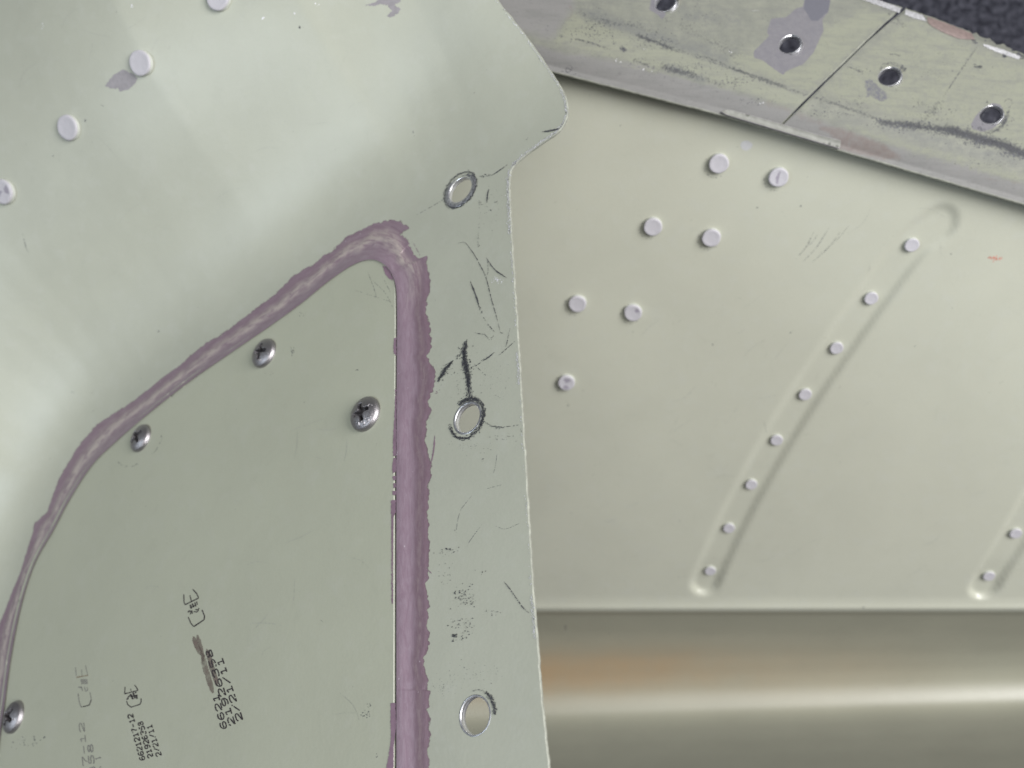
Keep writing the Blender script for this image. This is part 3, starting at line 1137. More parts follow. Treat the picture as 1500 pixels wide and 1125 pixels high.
fk.cloud((985, 102), 24, 10, 60, .7).cloud((940, 92), 22, 8, 40, .7).cloud((880, 30), 40, 16, 60, .7).cloud((1340, 186), 40, 8, 90, .9).cloud((1450, 210), 50, 8, 110, 1)
fk.trail([(1205, 142), (1240, 158), (1285, 174)], 3, .5, .8).line([(1433, 66), (1412, 97), (1388, 132), (1380, 145)], 1.2, .3).line([(1240, 97), (1262, 105)], 1, .3)
for (cx, cy, rx, ry, n_, sz) in [(870, 45, 46, 16, 130, .8), (960, 62, 44, 10, 120, .8), (1010, 100, 46, 10, 110, .8), (1080, 118, 36, 10, 80, .8), (1000, 30, 60, 24, 70, .7), (1105, 148, 40, 8, 40, .7),
                                 (1225, 165, 50, 8, 70, .8), (1290, 178, 14, 8, 60, 1.0), (1330, 185, 30, 9, 120, 1.0), (1395, 192, 40, 9, 170, 1.0), (1440, 206, 30, 9, 150, 1.1), (1486, 224, 24, 9, 120, 1.1),
                                 (1370, 165, 24, 16, 70, .8), (1345, 150, 14, 8, 30, .7), (1380, 100, 70, 30, 50, .6), (1262, 105, 16, 8, 24, .8), (1255, 150, 40, 10, 40, .7), (1470, 180, 14, 8, 50, 1.0), (1445, 240, 50, 10, 40, .7)]:
    fk.cloud((cx, cy), rx, ry, n_, sz)
fk.trail([(1292, 108), (1290, 100), (1298, 92), (1310, 92), (1319, 98), (1321, 108), (1316, 116)], 2.4, .7, .9, False).trail([(1304, 80), (1311, 79), (1319, 82)], 2.4, 1.0, .9)
fk.trail([(1434, 186), (1446, 193), (1460, 190), (1470, 180), (1474, 168)], 4.5, .8, 1.0, False).trail([(1470, 178), (1477, 172)], 4, 1, 1).trail([(1438, 178), (1442, 168), (1450, 158)], 3, .5, .9, False)
fk.line([(1322, 18), (1305, 30), (1318, 36)], 1.2, .3).trail([(1312, 26), (1322, 34)], 5, .4, .9)
fk.build('grime_fleck', FLANGE, .00005, M_GRAPH, fl_root)
fk = Flakes()
for c in [(905, 88), (910, 91), (942, 102), (955, 104), (946, 73), (1105, 16), (1069, 77), (1115, 151)]:
    fk.cloud(c, 4, 2, 4, .6)
fk.build('pale_fleck', FLANGE, .00005, M_WHITE, fl_root)


class Raised(Surface):
    def __init__(self, s, o): self.s, self.o = s, o
    def hit(self, px, off=0.0): return self.s.hit(px, np.asarray(off) + self.o)


# thin shim lying along the lip
sh = resample(np.vstack([[(1057, 163.5), (1066, 160), (1100, 169), (1145, 182), (1200, 198), (1232, 206), (1230, 217), (1200, 208.3), (1145, 191.8), (1100, 178.3), (1064, 167.5)], [(1057, 163.5)]]), 4)[:-1]
vs, fs_ = triangulate(sh, [], 4)
plate_solid('shim_strip', FLANGE.hit(vs, .0008), fs_, .0005, [plain_mat('pale_shim_paint', (.185, .188, .168), .5, 0, .2, 700), M_GREY], fl_root)

# ------------------------------------------------------------------ 3. formed panel in front
fp_root = empty('formed_panel', tuple(FORMED.hit([(700, 1200)])[0]),
                'front pale green metal panel with mauve sealant bead around a screwed cover plate', 'metal panel')
right_edge = [(640, -200), (690, -60), (728, 0), (742, 18), (775, 60), (803, 100), (816, 119), (825, 136), (830, 152), (830.5, 166), (827, 178), (818, 191),
              (796, 207), (772, 224), (758, 236), (749, 248), (745.5, 262), (746, 300), (750, 372), (757, 480), (764, 600), (771, 720), (777.5, 830),
              (785, 930), (792, 1020), (800, 1100), (803, 1130), (812, 1235)]
re_ = resample(catmull(right_edge, 5), 4.0)
re_[:, 0] += np.convolve(RNG.normal(0, .5, len(re_)), np.ones(3) / 3, 'same')
outline = np.vstack([re_, [(700, 1235), (580, 1235), (450, 1235), (300, 1235), (150, 1235), (0, 1235), (-110, 1235), (-110, 900), (-110, 600), (-110, 300), (-110, 0), (-110, -200), (200, -200), (450, -200)]])
pieces = []
for a, b in zip(outline, np.roll(outline, -1, axis=0)):
    L = np.hypot(*(b - a))
    k = max(1, int(L / 9))
    for i in range(k):
        pieces.append(a + (b - a) * i / k)
outline = np.array(pieces)
PH = [((674, 278), .0031), ((684.5, 612), .0029), ((695.5, 1048), .0029)]
n_holes = []
holes = []
for c, r in PH:
    Q, lp, n = hole_loop(FORMED, c, r)
    holes.append(lp)
    n_holes.append(n)
v2, f2 = triangulate(outline, holes, 7.0)
V = FORMED.hit(v2)
skinP = plate_solid('panel_skin', V, f2, .00065, [M_FORMED, M_EDGE, M_HOLE], fp_root, 1, .22)
me = skinP.data
ctr = np.empty(len(me.polygons) * 3)
me.polygons.foreach_get('center', ctr)
ctr = to_px(ctr.reshape(-1, 3) + root_of(skinP))
mi = np.empty(len(me.polygons), np.int32)
me.polygons.foreach_get('material_index', mi)
for c, r in PH:
    mi[(mi == 1) & (np.hypot(ctr[:, 0] - c[0], ctr[:, 1] - c[1]) < 36)] = 2
me.polygons.foreach_set('material_index', mi)
for i, (c, r) in enumerate(PH):
    bore('hole_bore', FORMED, c, r, [.0011, .0013, .0013][i], M_BORE, fp_root, n_holes[i])
    ring('hole_rim', FORMED, c, r * .99, r * [1.38, 1.12, 1.07][i], [.00004, .00003, .00003][i], M_RIM, fp_root, n_holes[i])

rv = [(318, -4), (204, 92), (98, 187), (3, 281)]
for i, p in enumerate(rv):
    place('rivet', RIVETS[[0, 4, 1, 5][i]], FORMED, p, 18 * (H - FORMED.hit([p])[0][2]) / F, .0013, fp_root, [.2, .9, 0, 2][i], zs=.75)

# cover plate
inner = [(581, 1235), (581, 1125), (581, 980), (581, 825), (581, 700), (581.5, 600), (582, 500), (582, 440), (581.5, 424), (578.5, 409), (572, 395), (563, 386),
         (553, 380.5), (543, 379), (531, 381), (518, 386.5), (505, 394), (477, 414), (440, 444), (400, 473), (377, 489), (333, 519), (277, 558), (217, 605), (167, 648), (133, 682),
         (100, 733), (78, 775), (50, 825), (30, 887), (15, 962), (5, 1037), (0, 1070), (-6, 1140), (-10, 1235)]
inner = catmull(inner, 6)
PT = .0008
pl_out = resample(np.vstack([inner, [(-10, 1235), (140, 1235), (300, 1235), (440, 1235), (581, 1235)]]), 4.0)[:-1]
vp, fpz = triangulate(pl_out, [], 9)
plate = plate_solid('cover_plate', FORMED.plane_hit(vp) + FORMED.n * 0 + 0 * vp[:, :1], fpz, .0007, [M_PLATE, M_PEDGE], fp_root, 1, .18)
# lift the plate onto the panel
plate.location = Vector(FORMED.n * PT)
plate_shift = FORMED.n * PT


class PlateSurface(Surface):
    def hit(self, px, off=0.0):
        r = rays(px)
        d = ((FORMED.P0 + FORMED.n * PT - CAM) @ FORMED.n + off) / (r @ FORMED.n)
        return CAM + d[:, None] * r

    def normal(self, px):
        return np.repeat(FORMED.n[None], len(np.atleast_2d(px)), 0)


PLATE = PlateSurface()


# screws: domed heads with a cross recess, as a height field over a disc
def screw_mesh(text_items):
    N = 76
    g = np.linspace(-1, 1, N)
    X, Y = np.meshgrid(g, g)
    # square to disc, so the rim is round
    U = X * np.sqrt(1 - Y * Y / 2)
    W = Y * np.sqrt(1 - X * X / 2)
    r = np.hypot(U, W)
    Z = .10 + .42 * np.sqrt(np.clip(1 - (r * .97) ** 2, 0, 1)) ** 1.15
    Z -= .05 * sstep(.93, 1.0, r)
    arm = np.minimum(np.maximum(np.abs(U) / .12, np.abs(W) / .52), np.maximum(np.abs(W) / .12, np.abs(U) / .52))
    core = np.hypot(U, W) / .24
    q = np.minimum(arm, core)
    depth = .62 - .42 * np.clip(r / .5, 0, 1)
    Z = Z - depth * (1 - sstep(.86, 1.10, q))
    V = np.column_stack([U.ravel(), W.ravel(), Z.ravel()])
    Fs = [(i * N + j, i * N + j + 1, (i + 1) * N + j + 1, (i + 1) * N + j) for i in range(N - 1) for j in range(N - 1)]
    rim = [j for j in range(N)] + [i * N + N - 1 for i in range(1, N)] + [(N - 1) * N + j for j in range(N - 2, -1, -1)] + [i * N for i in range(N - 2, 0, -1)]
    b = len(V)
    V = np.vstack([V, np.column_stack([V[rim, 0] * 1.0, V[rim, 1] * 1.0, np.full(len(rim), -.03)])])
    L = len(rim)
    for k in range(L):
        Fs.append((rim[k], b + k, b + (k + 1) % L, rim[(k + 1) % L]))
    VV = V.tolist()
    for ch, ang, rad, size in text_items:      # raised marks on the dome
        ca, sa = math.cos(ang), math.sin(ang)
        for stt in GLYPH[ch]:
            p = resample(np.array(stt, float), .12)
            prev = None
            for i in range(len(p)):
                t = p[min(i + 1, len(p) - 1)] - p[max(i - 1, 0)]
                nrm = np.array([-t[1], t[0]]) / max(np.hypot(*t), 1e-6)
                k = len(VV)
                for w, dz in ((.10, .0), (.05, .035), (-.05, .035), (-.10, .0)):
                    lx, ly = (p[i] + nrm * w - [.35, .5]) * size
                    # letter top points outwards
                    x = ca * (rad + ly) + sa * lx
                    y = sa * (rad + ly) - ca * lx
                    rr = math.hypot(x, y)
                    zz = .10 + .42 * math.sqrt(max(0, 1 - (rr * .97) ** 2)) ** 1.15 - .006
                    VV.append((x, y, zz + dz))
                if prev is not None:
                    for c in range(3):
                        Fs.append((prev + c, prev + c + 1, k + c + 1, k + c))
                prev = k
    m = bpy.data.meshes.new('screw')
    m.from_pydata(VV, [], Fs)
    m.materials.append(M_STEEL)
    m.materials.append(M_RECESS)
    for p in m.polygons: p.use_smooth = True
    zz = Z.ravel()
    dep = (.10 + .42 * np.sqrt(np.clip(1 - (r * .97) ** 2, 0, 1)) ** 1.15 - .05 * sstep(.93, 1.0, r)).ravel() - zz
    for p in m.polygons:
        if p.index < (N - 1) ** 2 and max(dep[v] for v in p.vertices) > .07:
            p.material_index = 1
    m.update()
    bm = bmesh.new()
    bm.from_mesh(m)
    bmesh.ops.recalc_face_normals(bm, faces=bm.faces)
    bm.to_mesh(m)
    bm.free()
    return m


R_ = math.radians
S_TEXT = screw_mesh([('M', R_(-38), .70, .25), ('S', R_(-62), .70, .23), ('G', R_(-86), .70, .23), ('1', R_(-110), .70, .25), ('C', R_(8), .66, .24)])
S_PLAIN = screw_mesh([('0', R_(-75), .66, .16)])
S_RAD = 27.0 * (H - PLATE.hit([(535, 604)])[0][2]) / F
for (p, me_, spin, k) in [((530, 604), S_TEXT, R_(28), 1.0), ((382, 515), S_PLAIN, R_(8), .98), ((201, 640), S_PLAIN, R_(52), .98), ((14, 1050), S_PLAIN, R_(75), 1.0)]:
    o = place('screw', me_, PLATE, p, S_RAD * k, S_RAD * .35, plate, spin)

# ink stamps on the plate
z1 = lambda pts: z((240, 850), 4.6875, pts)
z3 = lambda pts: z((90, 960), 6.82, pts)
logo1 = [(z1([(145, 168), (190, 146), (238, 122)]), 1.9), (z1([(146, 168), (138, 150), (137, 97)]), 1.5), (z1([(190, 146), (184, 125), (178, 103)]), 1.3), (z1([(238, 122), (226, 92), (198, 62)]), 1.6),
         (z1([(262, 203), (279, 245), (277, 270)]), 1.6), (z1([(277, 270), (240, 295), (205, 318)]), 2.0), (z1([(205, 318), (185, 295), (167, 252)]), 1.5),
         (z1([(180, 168), (190, 195)]), 2.2), (z1([(195, 160), (204, 186)]), 2.2), (z1([(212, 152), (220, 180)]), 1.6), (z1([(224, 146), (230, 168)]), 1.6), (z1([(180, 190), (225, 168)]), 1.4),
         (z1([(165, 220), (178, 208)]), 2.2), (z1([(182, 235), (186, 208)]), 1.6), (z1([(195, 230), (192, 206)]), 1.6), (z1([(205, 215), (232, 218), (240, 190)]), 1.6), (z1([(215, 200), (238, 205)]), 1.5)]
l1 = text_strokes('6621217-12', z1([(407, 995)])[0], z1([(262, 440)])[0], 8.6, 2.0, skip=(4, 5, 6, 7, 8, 9))
l2 = text_strokes('21926358', z1([(462, 968)])[0], z1([(312, 505)])[0], 8.6, 2.0)
l3 = text_strokes('2/21/11', z1([(514, 938)])[0], z1([(388, 560)])[0], 8.6, 2.0)
st1 = stamp('ink_stamp', PLATE, .00005, [(M_INK, logo1 + l1 + l2 + l3)], plate)
logo2 = [(z3([(630, 385), (765, 350)]), 1.6), (z3([(630, 385), (635, 315)]), 1.3), (z3([(697, 365), (690, 333)]), 1.2), (z3([(765, 350), (752, 325), (730, 295)]), 1.4),
         (z3([(795, 430), (795, 470), (782, 490)]), 1.5), (z3([(782, 490), (695, 518)]), 1.6), (z3([(695, 518), (660, 490), (650, 455)]), 1.4),
         (z3([(690, 385), (715, 440)]), 2.4), (z3([(715, 372), (735, 430)]), 2.4), (z3([(740, 365), (755, 435)]), 2.2), (z3([(660, 425), (690, 395)]), 1.9), (z3([(690, 410), (760, 400)]), 1.8), (z3([(650, 440), (670, 430)]), 2)]
l1 = text_strokes('6621217-12', z3([(805, 1028)])[0], z3([(690, 608)])[0], 7.4, 1.75)
l2 = text_strokes('21926358', z3([(886, 1005)])[0], z3([(790, 682)])[0], 7.4, 1.75)
l3 = text_strokes('2/21/11', z3([(969, 988)])[0], z3([(880, 715)])[0], 7.4, 1.65)
st2 = stamp('ink_stamp', PLATE, .00005, [(M_INK, logo2 + l1 + l2 + l3)], plate)
logo3 = [(z3([(195, 515), (240, 508), (280, 495)]), 1.6), (z3([(280, 495), (298, 440)]), 1.2)]
logo3f = [(z3([(298, 440), (285, 370)]), .9), (z3([(195, 515), (178, 465), (165, 380)]), 1.0), (z3([(148, 205), (140, 120)]), .7), (z3([(205, 205), (200, 140)]), .7), (z3([(262, 200), (240, 100)]), .7)]
txt3 = [(z3([(195 + 14 * k, 238), (203 + 14 * k, 288)]), 1.1) for k in range(5)] + [(z3([(165, 318), (205, 320)]), 1.3), (z3([(190, 310), (215, 355)]), 1.3), (z3([(230, 315), (240, 358), (262, 350), (255, 318)]), 1.1)]
l1 = text_strokes('7-12', z3([(235, 1055)])[0], z3([(203, 720)])[0], 7.0, 1.1)
l2 = text_strokes('58', z3([(297, 1040)])[0], z3([(288, 930)])[0], 7.5, 1.4) + text_strokes('3', z3([(308, 1130)])[0], z3([(300, 1100)])[0], 7.5, 1.5)
l3 = text_strokes('1', z3([(362, 1028)])[0], z3([(355, 1000)])[0], 7.5, 1.3) + [(z3([(380, 1120), (395, 1112)]), 1.5)]
st3 = stamp('ink_stamp', PLATE, .00005, [(M_INK, logo3), (M_FADED, logo3f + txt3 + l1 + l2 + l3), (M_RUSTINK, [(z3([(148, 220), (205, 210), (266, 200)]), 1.3)])], plate)
st1['label'] = 'black inspection stamp with part number and date, partly smeared'
st3['label'] = 'faded black inspection stamp at the bottom edge'
def band(path, w):
    p = resample(catmull(path, 6), 1.5)
    t = np.gradient(p, axis=0)
    nn = np.column_stack([-t[:, 1], t[:, 0]]) / np.linalg.norm(t, axis=1)[:, None]
    k = np.linspace(-1, 1, len(p))
    ww = (w / 2 * np.sqrt(np.clip(1 - k ** 4, .05, 1)))[:, None]
    return np.vstack([p + nn * ww, (p - nn * ww)[::-1]])


for q in [band(z1([(203, 385), (215, 425), (240, 480), (258, 515)]), 7), band(z1([(226, 372), (246, 430), (262, 500), (275, 585)]), 5), band(z1([(266, 500), (280, 590), (300, 650), (318, 710), (338, 775)]), 8),
          band(z1([(292, 472), (312, 530), (330, 600), (352, 670), (365, 725)]), 7.5)]:
    film('ink_smudge', PLATE, [q], .00004, M_SMUDGE, plate, 3, .35, 1.5)
dm = Flakes()
dm.trail([(426, 508), (428, 515), (427, 522)], 3.5, 1.0, 1.0).cloud((428, 512), 6, 6, 8, .8).cloud((536, 1046), 6, 5, 16, 1.2).cloud((541, 1032), 4, 4, 10, 1.0)
dm.trail([(236, 637), (235, 643)], 3, .8, .9).line([(236, 645), (228, 660), (222, 665)], 1, .3).trail([(172, 675), (178, 681), (190, 684), (202, 679)], 2.5, .35, 1.0)
dm.line([(539, 400), (547, 420), (552, 437)], .9, .3).line([(545, 410), (565, 430), (576, 452)], .9, .35).line([(520, 425), (560, 438), (578, 444)], .8, .4).line([(560, 405), (572, 428)], .9, .3)
dm.trail([(539, 399), (541, 404)], 2, .8, .8).cloud((523, 542), 2, 1, 3, .8).cloud((396, 546), 8, 3, 8, .7).cloud((444, 460), 5, 5, 9, .8)
dm.trail([(578, 455), (579, 480), (578, 500)], 1.6, .35, .7).cloud((40, 1085), 30, 10, 24, 1.2).cloud((552, 1108), 2, 4, 4, .9).line([(470, 908), (473, 911)], 1.4)
dm.build('dirt_mark', PLATE, .00004, M_SCUFF, plate)
film('sealant_smear', PLATE, [[(560, 389), (566, 391), (572, 398), (576, 408), (575, 411), (570, 408), (564, 401)],
                              [(577.5, 495), (580.4, 494), (580.4, 521), (577, 518), (576.2, 508)],
                              [(579, 570), (580.4, 570), (580.2, 668), (576, 668), (575.5, 646), (577, 620), (578.5, 596)],
                              [(576.5, 671), (580.2, 671), (580.2, 690), (575, 694), (574.2, 684)], [(575, 698), (580, 697), (580, 703), (576, 704)], [(576, 708), (580, 707), (580, 714), (576.5, 715)], [(574, 719), (580, 719), (580, 725), (576, 726)],
                              [(572.5, 733), (580, 732), (579.6, 750), (576.5, 757), (575.2, 820), (575.6, 884), (573.6, 886), (573.2, 760)],
                              [(572, 1030), (579.4, 1030), (580.2, 1066), (577, 1090), (575, 1235), (563, 1235), (566, 1125), (572.5, 1085)]], .00006, M_PURPLE, plate, 4, .35, 1.5)

# sealant fillet round the plate
outer_r = [(629, 1235), (629, 1125), (628, 1060), (628, 1017), (629, 1012), (623, 1011), (627, 998), (622, 985), (621, 964), (627, 945), (628, 905), (628, 873), (623, 857), (627, 845), (627, 790), (628, 715),
           (631, 683), (627, 668), (623, 651), (624, 617), (631, 600), (627, 588), (635, 575), (637, 560), (635, 544), (626, 523), (632, 511), (629, 476), (625, 460), (628, 417), (629, 388)]
pairs_in = [(581, y) for _, y in outer_r[:-2]] + [(582, 430), (580, 414)]
corner_o = [(627, 374), (615, 378), (610, 374), (600, 357), (604, 352), (602, 340), (598, 330), (590, 325), (580, 322), (562, 323), (548, 327), (530, 338), (509, 345), (488, 366), (464, 382), (433, 400), (400, 432), (367, 457), (327, 487),
            (291, 508), (267, 531), (233, 556), (187, 592), (140, 622), (110, 658), (83, 705), (68, 750), (50, 766), (30, 836), (10, 884), (-6, 925), (-15, 975), (-22, 1045), (-28, 1140), (-30, 1235)]
corner_i = [(576, 402), (574, 399), (572, 396), (570, 393), (566, 389), (563, 386.5), (560, 385), (556, 382), (551, 380.5), (545, 379.3), (538, 379.5), (524, 384), (508, 393), (490, 404), (470, 420), (445, 440), (412, 464), (385, 483), (343, 512),
            (312, 533), (287, 551), (252, 578), (212, 609), (167, 648), (138, 677), (108, 720), (84, 764), (75, 781), (47, 832), (30, 887), (21, 932), (13, 978), (5, 1045), (-6, 1140), (-10, 1235)]
po = resample(np.column_stack([np.array(pairs_in + corner_i, float), np.array(outer_r + corner_o, float)]), 2.0)
NL = len(po)
rag_ = np.convolve(RNG.normal(0, 1.3, NL), [.2, .3, .3, .2], 'same') + np.convolve(RNG.normal(0, 4.5, NL), np.hanning(21) / np.hanning(21).sum(), 'same')
rag_ *= 1 - .8 * sstep(60, 240, np.arange(NL) - np.argmin(np.hypot(po[:, 0] - 582, po[:, 1] - 430)) * 1.0)
# pull the inner line onto the plate's edge
il = inner
for i in range(NL):
    d = np.hypot(il[:, 0] - po[i, 0], il[:, 1] - po[i, 1])
    po[i, :2] = po[i, :2] * 0 + il[d.argmin()] if d.min() < 6 else po[i, :2]
po[:, 0] = np.convolve(np.pad(po[:, 0], 5, 'edge'), np.ones(11) / 11, 'valid')
po[:, 1] = np.convolve(np.pad(po[:, 1], 5, 'edge'), np.ones(11) / 11, 'valid')
po[:, 0] -= .35
MT = 28
TEAR = np.array([(586, 343), (593, 338), (610, 333), (616, 352), (622, 374), (612, 377), (604, 362), (597, 351)], float)
ts = np.linspace(0, 1, MT)
P2, offs, uv, ridge = [], [], [], []
diag = sstep(20, 110, np.arange(NL) * 1.0 - (np.argmin(np.hypot(po[:, 0] - 582, po[:, 1] - 430)) - 60))
wn = np.convolve(RNG.normal(0, 1, NL), np.ones(25) / 25, 'same') * 2.2
for i in range(NL):
    a, b = po[i, :2].copy(), po[i, 2:]
    dg = diag[i]
    wd = np.hypot(*(b - a))
    un = (b - a) / max(wd, 1e-6)
    a = a - un * 1.2 * dg
    ext, ragw = wd + 9.0, wd + rag_[i]
    for t0 in ts:
        dpx = t0 * ext
        P2.append(a + un * dpx)
        t = min(dpx / wd, 1.0)
        fil = .00074 * (1 - sstep(.0, .60, t)) + .00020 * dg * (1 - sstep(0, .22, t))
        bead = .00032 * math.exp(-((t - .52 - .05 * wn[i]) / .15) ** 2) * dg
        thin = .00009 * (1 - sstep(.88, 1.0, t))
        offs.append(.00004 + fil + bead + thin)
        uv.append((i * .02, dpx / 48.0))
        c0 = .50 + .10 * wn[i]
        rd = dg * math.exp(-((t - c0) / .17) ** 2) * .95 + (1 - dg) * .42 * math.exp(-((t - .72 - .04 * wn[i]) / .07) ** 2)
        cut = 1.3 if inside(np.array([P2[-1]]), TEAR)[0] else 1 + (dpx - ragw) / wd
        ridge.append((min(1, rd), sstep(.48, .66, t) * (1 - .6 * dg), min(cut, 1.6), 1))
P2, offs = np.array(P2), np.array(offs)
V = FORMED.hit(P2, offs)
Fs = [(i * MT + j, i * MT + j + 1, (i + 1) * MT + j + 1, (i + 1) * MT + j) for i in range(NL - 1) for j in range(MT - 1)]
a, b, c = V[Fs[0][0]], V[Fs[0][1]], V[Fs[0][2]]
if np.cross(b - a, c - a)[2] < 0:
    Fs = [f[::-1] for f in Fs]
seal = mesh_obj('sealant_bead', V, Fs, M_SEAL, fp_root)
set_attr(seal, 'ridge', np.array(ridge, np.float32), len(V))
ul = seal.data.uv_layers.new(name='along')
li = np.empty(len(seal.data.loops), np.int32)
seal.data.loops.foreach_get('vertex_index', li)
ul.data.foreach_set('uv', np.array(uv, np.float32)[li].ravel())

# sealant thread beside the bead, scuffs, graphite dirt and chips on the panel
sm = Flakes()
sm.line([(637, 638), (635, 660), (631, 680)], 2.2).line([(627, 835), (632, 840)], 1.5).line([(606, 356), (616, 376)], .9, .2).cloud((628, 612), 2, 3, 4, .9).cloud((639, 575), 2, 3, 5, .8)
sm.build('sealant_thread', FORMED, .00006, M_PURPLE, fp_root)

gm = Flakes()
T = gm.trail
T([(702, 258), (710, 257), (720, 257)], 2.5, .8, .9); gm.line([(720, 257), (731, 250), (743, 241)], 1.4, .05)
gm.line([(716, 277), (714, 285), (713, 297)], 2.4); T([(702, 294), (708, 301), (716, 304)], 1.8, .6, .8); T([(715, 305), (720, 309)], 3, .6, .9); T([(724, 296), (729, 295)], 2, .6, .8)
T([(710, 312), (711, 314)], 2, 1, 1); T([(709, 328), (709, 330)], 2, 1, 1); T([(701, 340), (701, 352), (701, 362)], 3.0, .8, .8); T([(702, 296), (702, 318), (701, 338)], 1, .25, .7)
gm.line([(671, 356), (680, 355), (687, 362), (696, 375), (703, 388), (711, 404), (716, 422), (720, 439), (727, 463), (733, 487)], 1.3, .10)
gm.line([(712, 377), (719, 388), (727, 397), (735, 402), (742, 407)], 1.9); T([(728, 398), (742, 407)], 2.2, .9, .9); gm.line([(714, 380), (715, 395), (713, 406)], 1.1, .2)
gm.line([(689, 412), (694, 425), (699, 439), (703, 454)], 2.6, .02); T([(689, 412), (694, 425), (699, 439), (707, 463)], 2.2, .7, .8); gm.line([(707, 463), (714, 474), (725, 487)], 1.0, .3)
T([(696, 487), (702, 489), (709, 489)], 2, .8, .8); T([(709, 489), (716, 497), (723, 491)], 3, .8, .9); gm.line([(733, 487), (737, 488)], 2)
gm.line([(724, 516), (716, 523), (707, 529)], 1.8, .1); gm.line([(707, 529), (698, 535), (691, 537)], 1.2, .3); T([(713, 523), (704, 530)], 2.2, .6, .8)
gm.line([(747, 481), (744, 495), (741, 508)], 1.3, .1); gm.line([(756, 498), (744, 509), (730, 521)], 1.1, .15); gm.line([(695, 533), (706, 545), (712, 550)], 1, .4)
T([(683, 499), (680, 508), (679, 521)], 9, 1.5, 1.2); T([(679, 515), (682, 532), (685, 548), (687, 565)], 10, 1.6, 1.2); T([(685, 550), (688, 568), (688, 584)], 6.5, 1.1, 1.0)
T([(683, 503), (680, 520), (684, 545), (687, 575)], 6, 2.2, 1.2); T([(663, 529), (652, 542), (642, 558)], 4.5, 2.0, 1.1)
gm.line([(684, 497), (681, 512), (680, 525), (684, 545), (687, 575)], 4.5)
T([(675, 518), (668, 525)], 5, 1.0, 1.1); T([(664, 528), (655, 538), (648, 548), (641, 559)], 7.5, 1.2, 1.1); gm.line([(664, 528), (652, 541), (641, 558)], 3, .05)
T([(666, 545), (662, 560)], 3, .3, .8); T([(676, 555), (671, 565), (673, 578)], 5, .35, .8); gm.cloud((688, 578), 10, 8, 60, .8)
T([(709, 617), (715, 621), (727, 626), (740, 625)], 4, 1.0, 1.0); gm.line([(740, 625), (750, 624), (761, 622)], 1.4, .25)
arc = lambda a0, a1, k, c, rx, ry, tl: [(c[0] + k * (rx * math.cos(R_(t)) * math.cos(tl) - ry * math.sin(R_(t)) * math.sin(tl)), c[1] + k * (rx * math.cos(R_(t)) * math.sin(tl) + ry * math.sin(R_(t)) * math.cos(tl))) for t in np.linspace(a0, a1, 14)]
tl = R_(-58)


def rim_arc(hole, k, a0, a1, w, dens, size):
    """Dirt along the rim of a hole: an arc of k hole radii, angles in the sheet's own plane."""
    (c, r), n = PH[hole], n_holes[hole]
    t = np.cross([0, 1, 0], n); t /= np.linalg.norm(t)
    b = np.cross(n, t)
    a = np.radians(np.linspace(a0, a1, 24))
    Q = FORMED.hit([c])[0] + r * k * (np.cos(a)[:, None] * t + np.sin(a)[:, None] * b)
    gm.trail(to_px(Q), w, dens, size, False)


rim_arc(0, 1.40, 0, 358, 2.6, 1.2, 1.0); rim_arc(0, 1.36, -150, 80, 3.0, 1.0, 1.0); rim_arc(0, 1.12, -60, 120, 1.6, .8, .8); rim_arc(0, 1.25, -130, -60, 3, .8, .9); rim_arc(0, 1.25, 30, 80, 3, .8, .9)
rim_arc(1, 1.26, -60, 140, 5.5, 1.3, 1.1); rim_arc(1, 1.36, 60, 140, 5, .8, 1.0); rim_arc(1, 1.38, -160, -20, 4.2, 1.0, 1.0); rim_arc(1, 1.22, 0, 110, 2.4, 1.0, 1.0)
rim_arc(1, 1.30, -20, 135, 4, 2.2, 1.1); rim_arc(1, 1.38, -150, -60, 4, 2.0, 1.1); rim_arc(2, 1.30, 20, 118, 2.2, .8, .9); rim_arc(2, 1.34, 15, 75, 5, 2.4, 1.1)
gm.cloud((680, 873), 18, 16, 60, .9).cloud((676, 873), 6, 8, 18, 1.1).cloud((692, 880), 4, 6, 10, 1.0).cloud((682, 918), 20, 13, 45, .9).cloud((665, 931), 5, 3, 24, 1.2).cloud((665, 938), 3, 2, 10, 1.1).cloud((680, 935), 4, 6, 8, .8)
gm.cloud((655, 808), 14, 9, 24, .8).cloud((659, 805), 2, 2, 6, 1.1).cloud((722, 897), 12, 5, 16, .7).cloud((706, 836), 10, 4, 6, .8).cloud((652, 840), 10, 20, 20, .6)
T([(708, 672), (706, 677)], 3, .8, .8); gm.line([(738, 852), (747, 863), (756, 876), (766, 890), (775, 898)], 2.0, .08)
gm.cloud((678, 548), 40, 40, 50, .5).cloud((735, 640), 20, 8, 20, .6)
gm.line([(820, 188), (808, 191), (797, 193)], 3.0, .0); T([(795, 193), (812, 190), (818, 188)], 3, .8, .9); T([(756, 237), (750, 243)], 4, .9, 1); T([(775, 200), (766, 212)], 3, .2, .7)
gm.cloud((440, 40), 4, 4, 5, 1.0).speck((439, 40), 1.6, 1.6, 0)
gm.build('graphite_mark', FORMED, .00010, M_GRAPH, fp_root)
ft = Flakes()
for p in [[(691, 726), (684, 735), (675, 747), (670, 765), (668, 785)], [(728, 665), (726, 680), (723, 693)], [(735, 710), (712, 716)], [(725, 770), (740, 775), (762, 766)], [(604, 190), (607, 200)], [(33, 342), (38, 362), (42, 371)],
          [(660, 285), (640, 298), (610, 315)], [(706, 768), (690, 790), (684, 800)]]:
    ft.line(p, 1.2, .3)
ft.cloud((690, 990), 40, 20, 80, .6).cloud((650, 1010), 20, 14, 50, .6).cloud((690, 655), 34, 10, 50, .6).cloud((720, 300), 25, 40, 40, .5).cloud((730, 560), 20, 40, 40, .5)
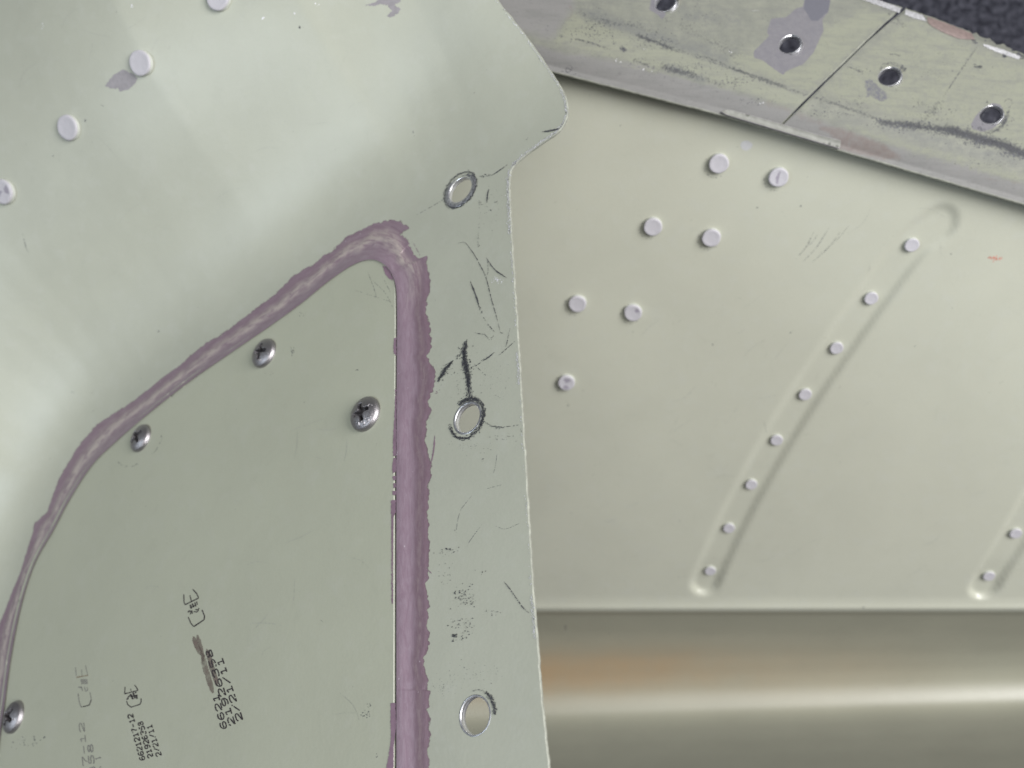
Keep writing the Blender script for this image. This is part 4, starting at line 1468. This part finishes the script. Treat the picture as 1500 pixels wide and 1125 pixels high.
ft.cloud((232, 485), 2, 1, 3, .9).cloud((78, 228), 2, 1, 3, .9).cloud((150, 155), 3, 1, 4, .9).cloud((125, 177), 5, 3, 8, 1.0).cloud((108, 575), 5, 3, 8, .7)
ft.build('faint_scuff', FORMED, .00004, M_SCUFF, fp_root)
for q in (z((0, 0), 3, [(458, 380), (480, 350), (505, 325), (540, 305), (575, 318), (603, 340), (598, 365), (565, 393), (525, 403), (519, 387), (490, 388)]),
                            z((400, 0), 3, [(400, 25), (450, 12), (480, -30), (570, -30), (560, 5), (530, 25), (562, 38), (550, 58), (515, 78), (498, 70), (525, 47), (500, 22), (470, 17), (440, 26)])):
    film('paint_chip', FORMED, [q], .00004, M_GREY, fp_root, 5, .5, 1.5)
def hairlines(surf, box, n, parent):
    hf = Flakes()
    for _ in range(n):
        x, y = random.uniform(box[0], box[2]), random.uniform(box[1], box[3])
        a = random.gauss(-.7, .7)
        L = random.uniform(8, 55)
        c = random.uniform(-.15, .15) * L
        hf.line([(x, y), (x + L / 2 * math.cos(a) - c * math.sin(a), y + L / 2 * math.sin(a) + c * math.cos(a)), (x + L * math.cos(a), y + L * math.sin(a))], random.uniform(.5, 1.1), .25)
    hf.build('hairline_scuff', surf, .00003, M_HAIR, parent)


hairlines(FORMED, (20, 40, 520, 300), 22, fp_root)
hairlines(PLATE, (200, 560, 540, 1080), 16, plate)
hairlines(RIBBED, (820, 250, 1440, 860), 26, rib_root)
rd = Flakes()  # dark specks along the lower left of each large rivet
for (x, y), r_ in [((1050, 243), 17), ((1137, 263), 16), ((954, 335), 15), ((1039, 351), 15), ((844, 447), 15), ((925, 460), 14), ((828, 562), 13)]:
    for _ in range(14):
        a_ = random.gauss(2.6, .9)
        rd.speck((x - 2 + r_ * math.cos(a_), y + 1 + r_ * .95 * math.sin(a_)), random.uniform(.5, 1.2), random.uniform(.4, .9), a_)
rd.build('rivet_side_speck', RIBBED, .00003, M_SCUFF, rib_root)
ws = Flakes()
for c in [(466, 5), (385, 25), (192, 9), (63, 38), (430, 20)]:
    ws.cloud(c, 3, 3, 3, 1.2)
ws.cloud((728, 411), 8, 5, 30, .9)
ws.build('pale_speck', FORMED, .00004, M_WHITE, fp_root)

# chipped bare metal along the right edge of the panel
ch = Flakes()


def edge_pts(y0, y1):
    m = (re_[:, 1] > y0) & (re_[:, 1] < y1)
    return re_[m]


for y0, y1, w, dn in [(0, 60, 2.5, .6), (60, 130, 2.6, .9), (130, 250, 3.2, 1.2), (245, 345, 4.0, 1.0), (350, 480, 2, .35), (515, 570, 4, 1.0), (868, 940, 4, 1.1), (720, 860, 1.8, .3), (580, 700, 1.6, .2)]:
    p = edge_pts(y0, y1)
    ch.trail(p[::2] - [1.6, 0], w, dn, 1.0, False)
ch.build('edge_chip', FORMED, .00005, M_FRESH, fp_root)
dk = Flakes()
for y0, y1, dn in [(0, 60, .12), (80, 200, .12), (255, 345, .2), (880, 930, .15), (610, 640, .1)]:
    p = edge_pts(y0, y1)
    dk.trail(p[::2] - [1.4, 0], 2.6, dn, .8, False)
dk.build('edge_nick', FORMED, .00007, M_GRAPH, fp_root)
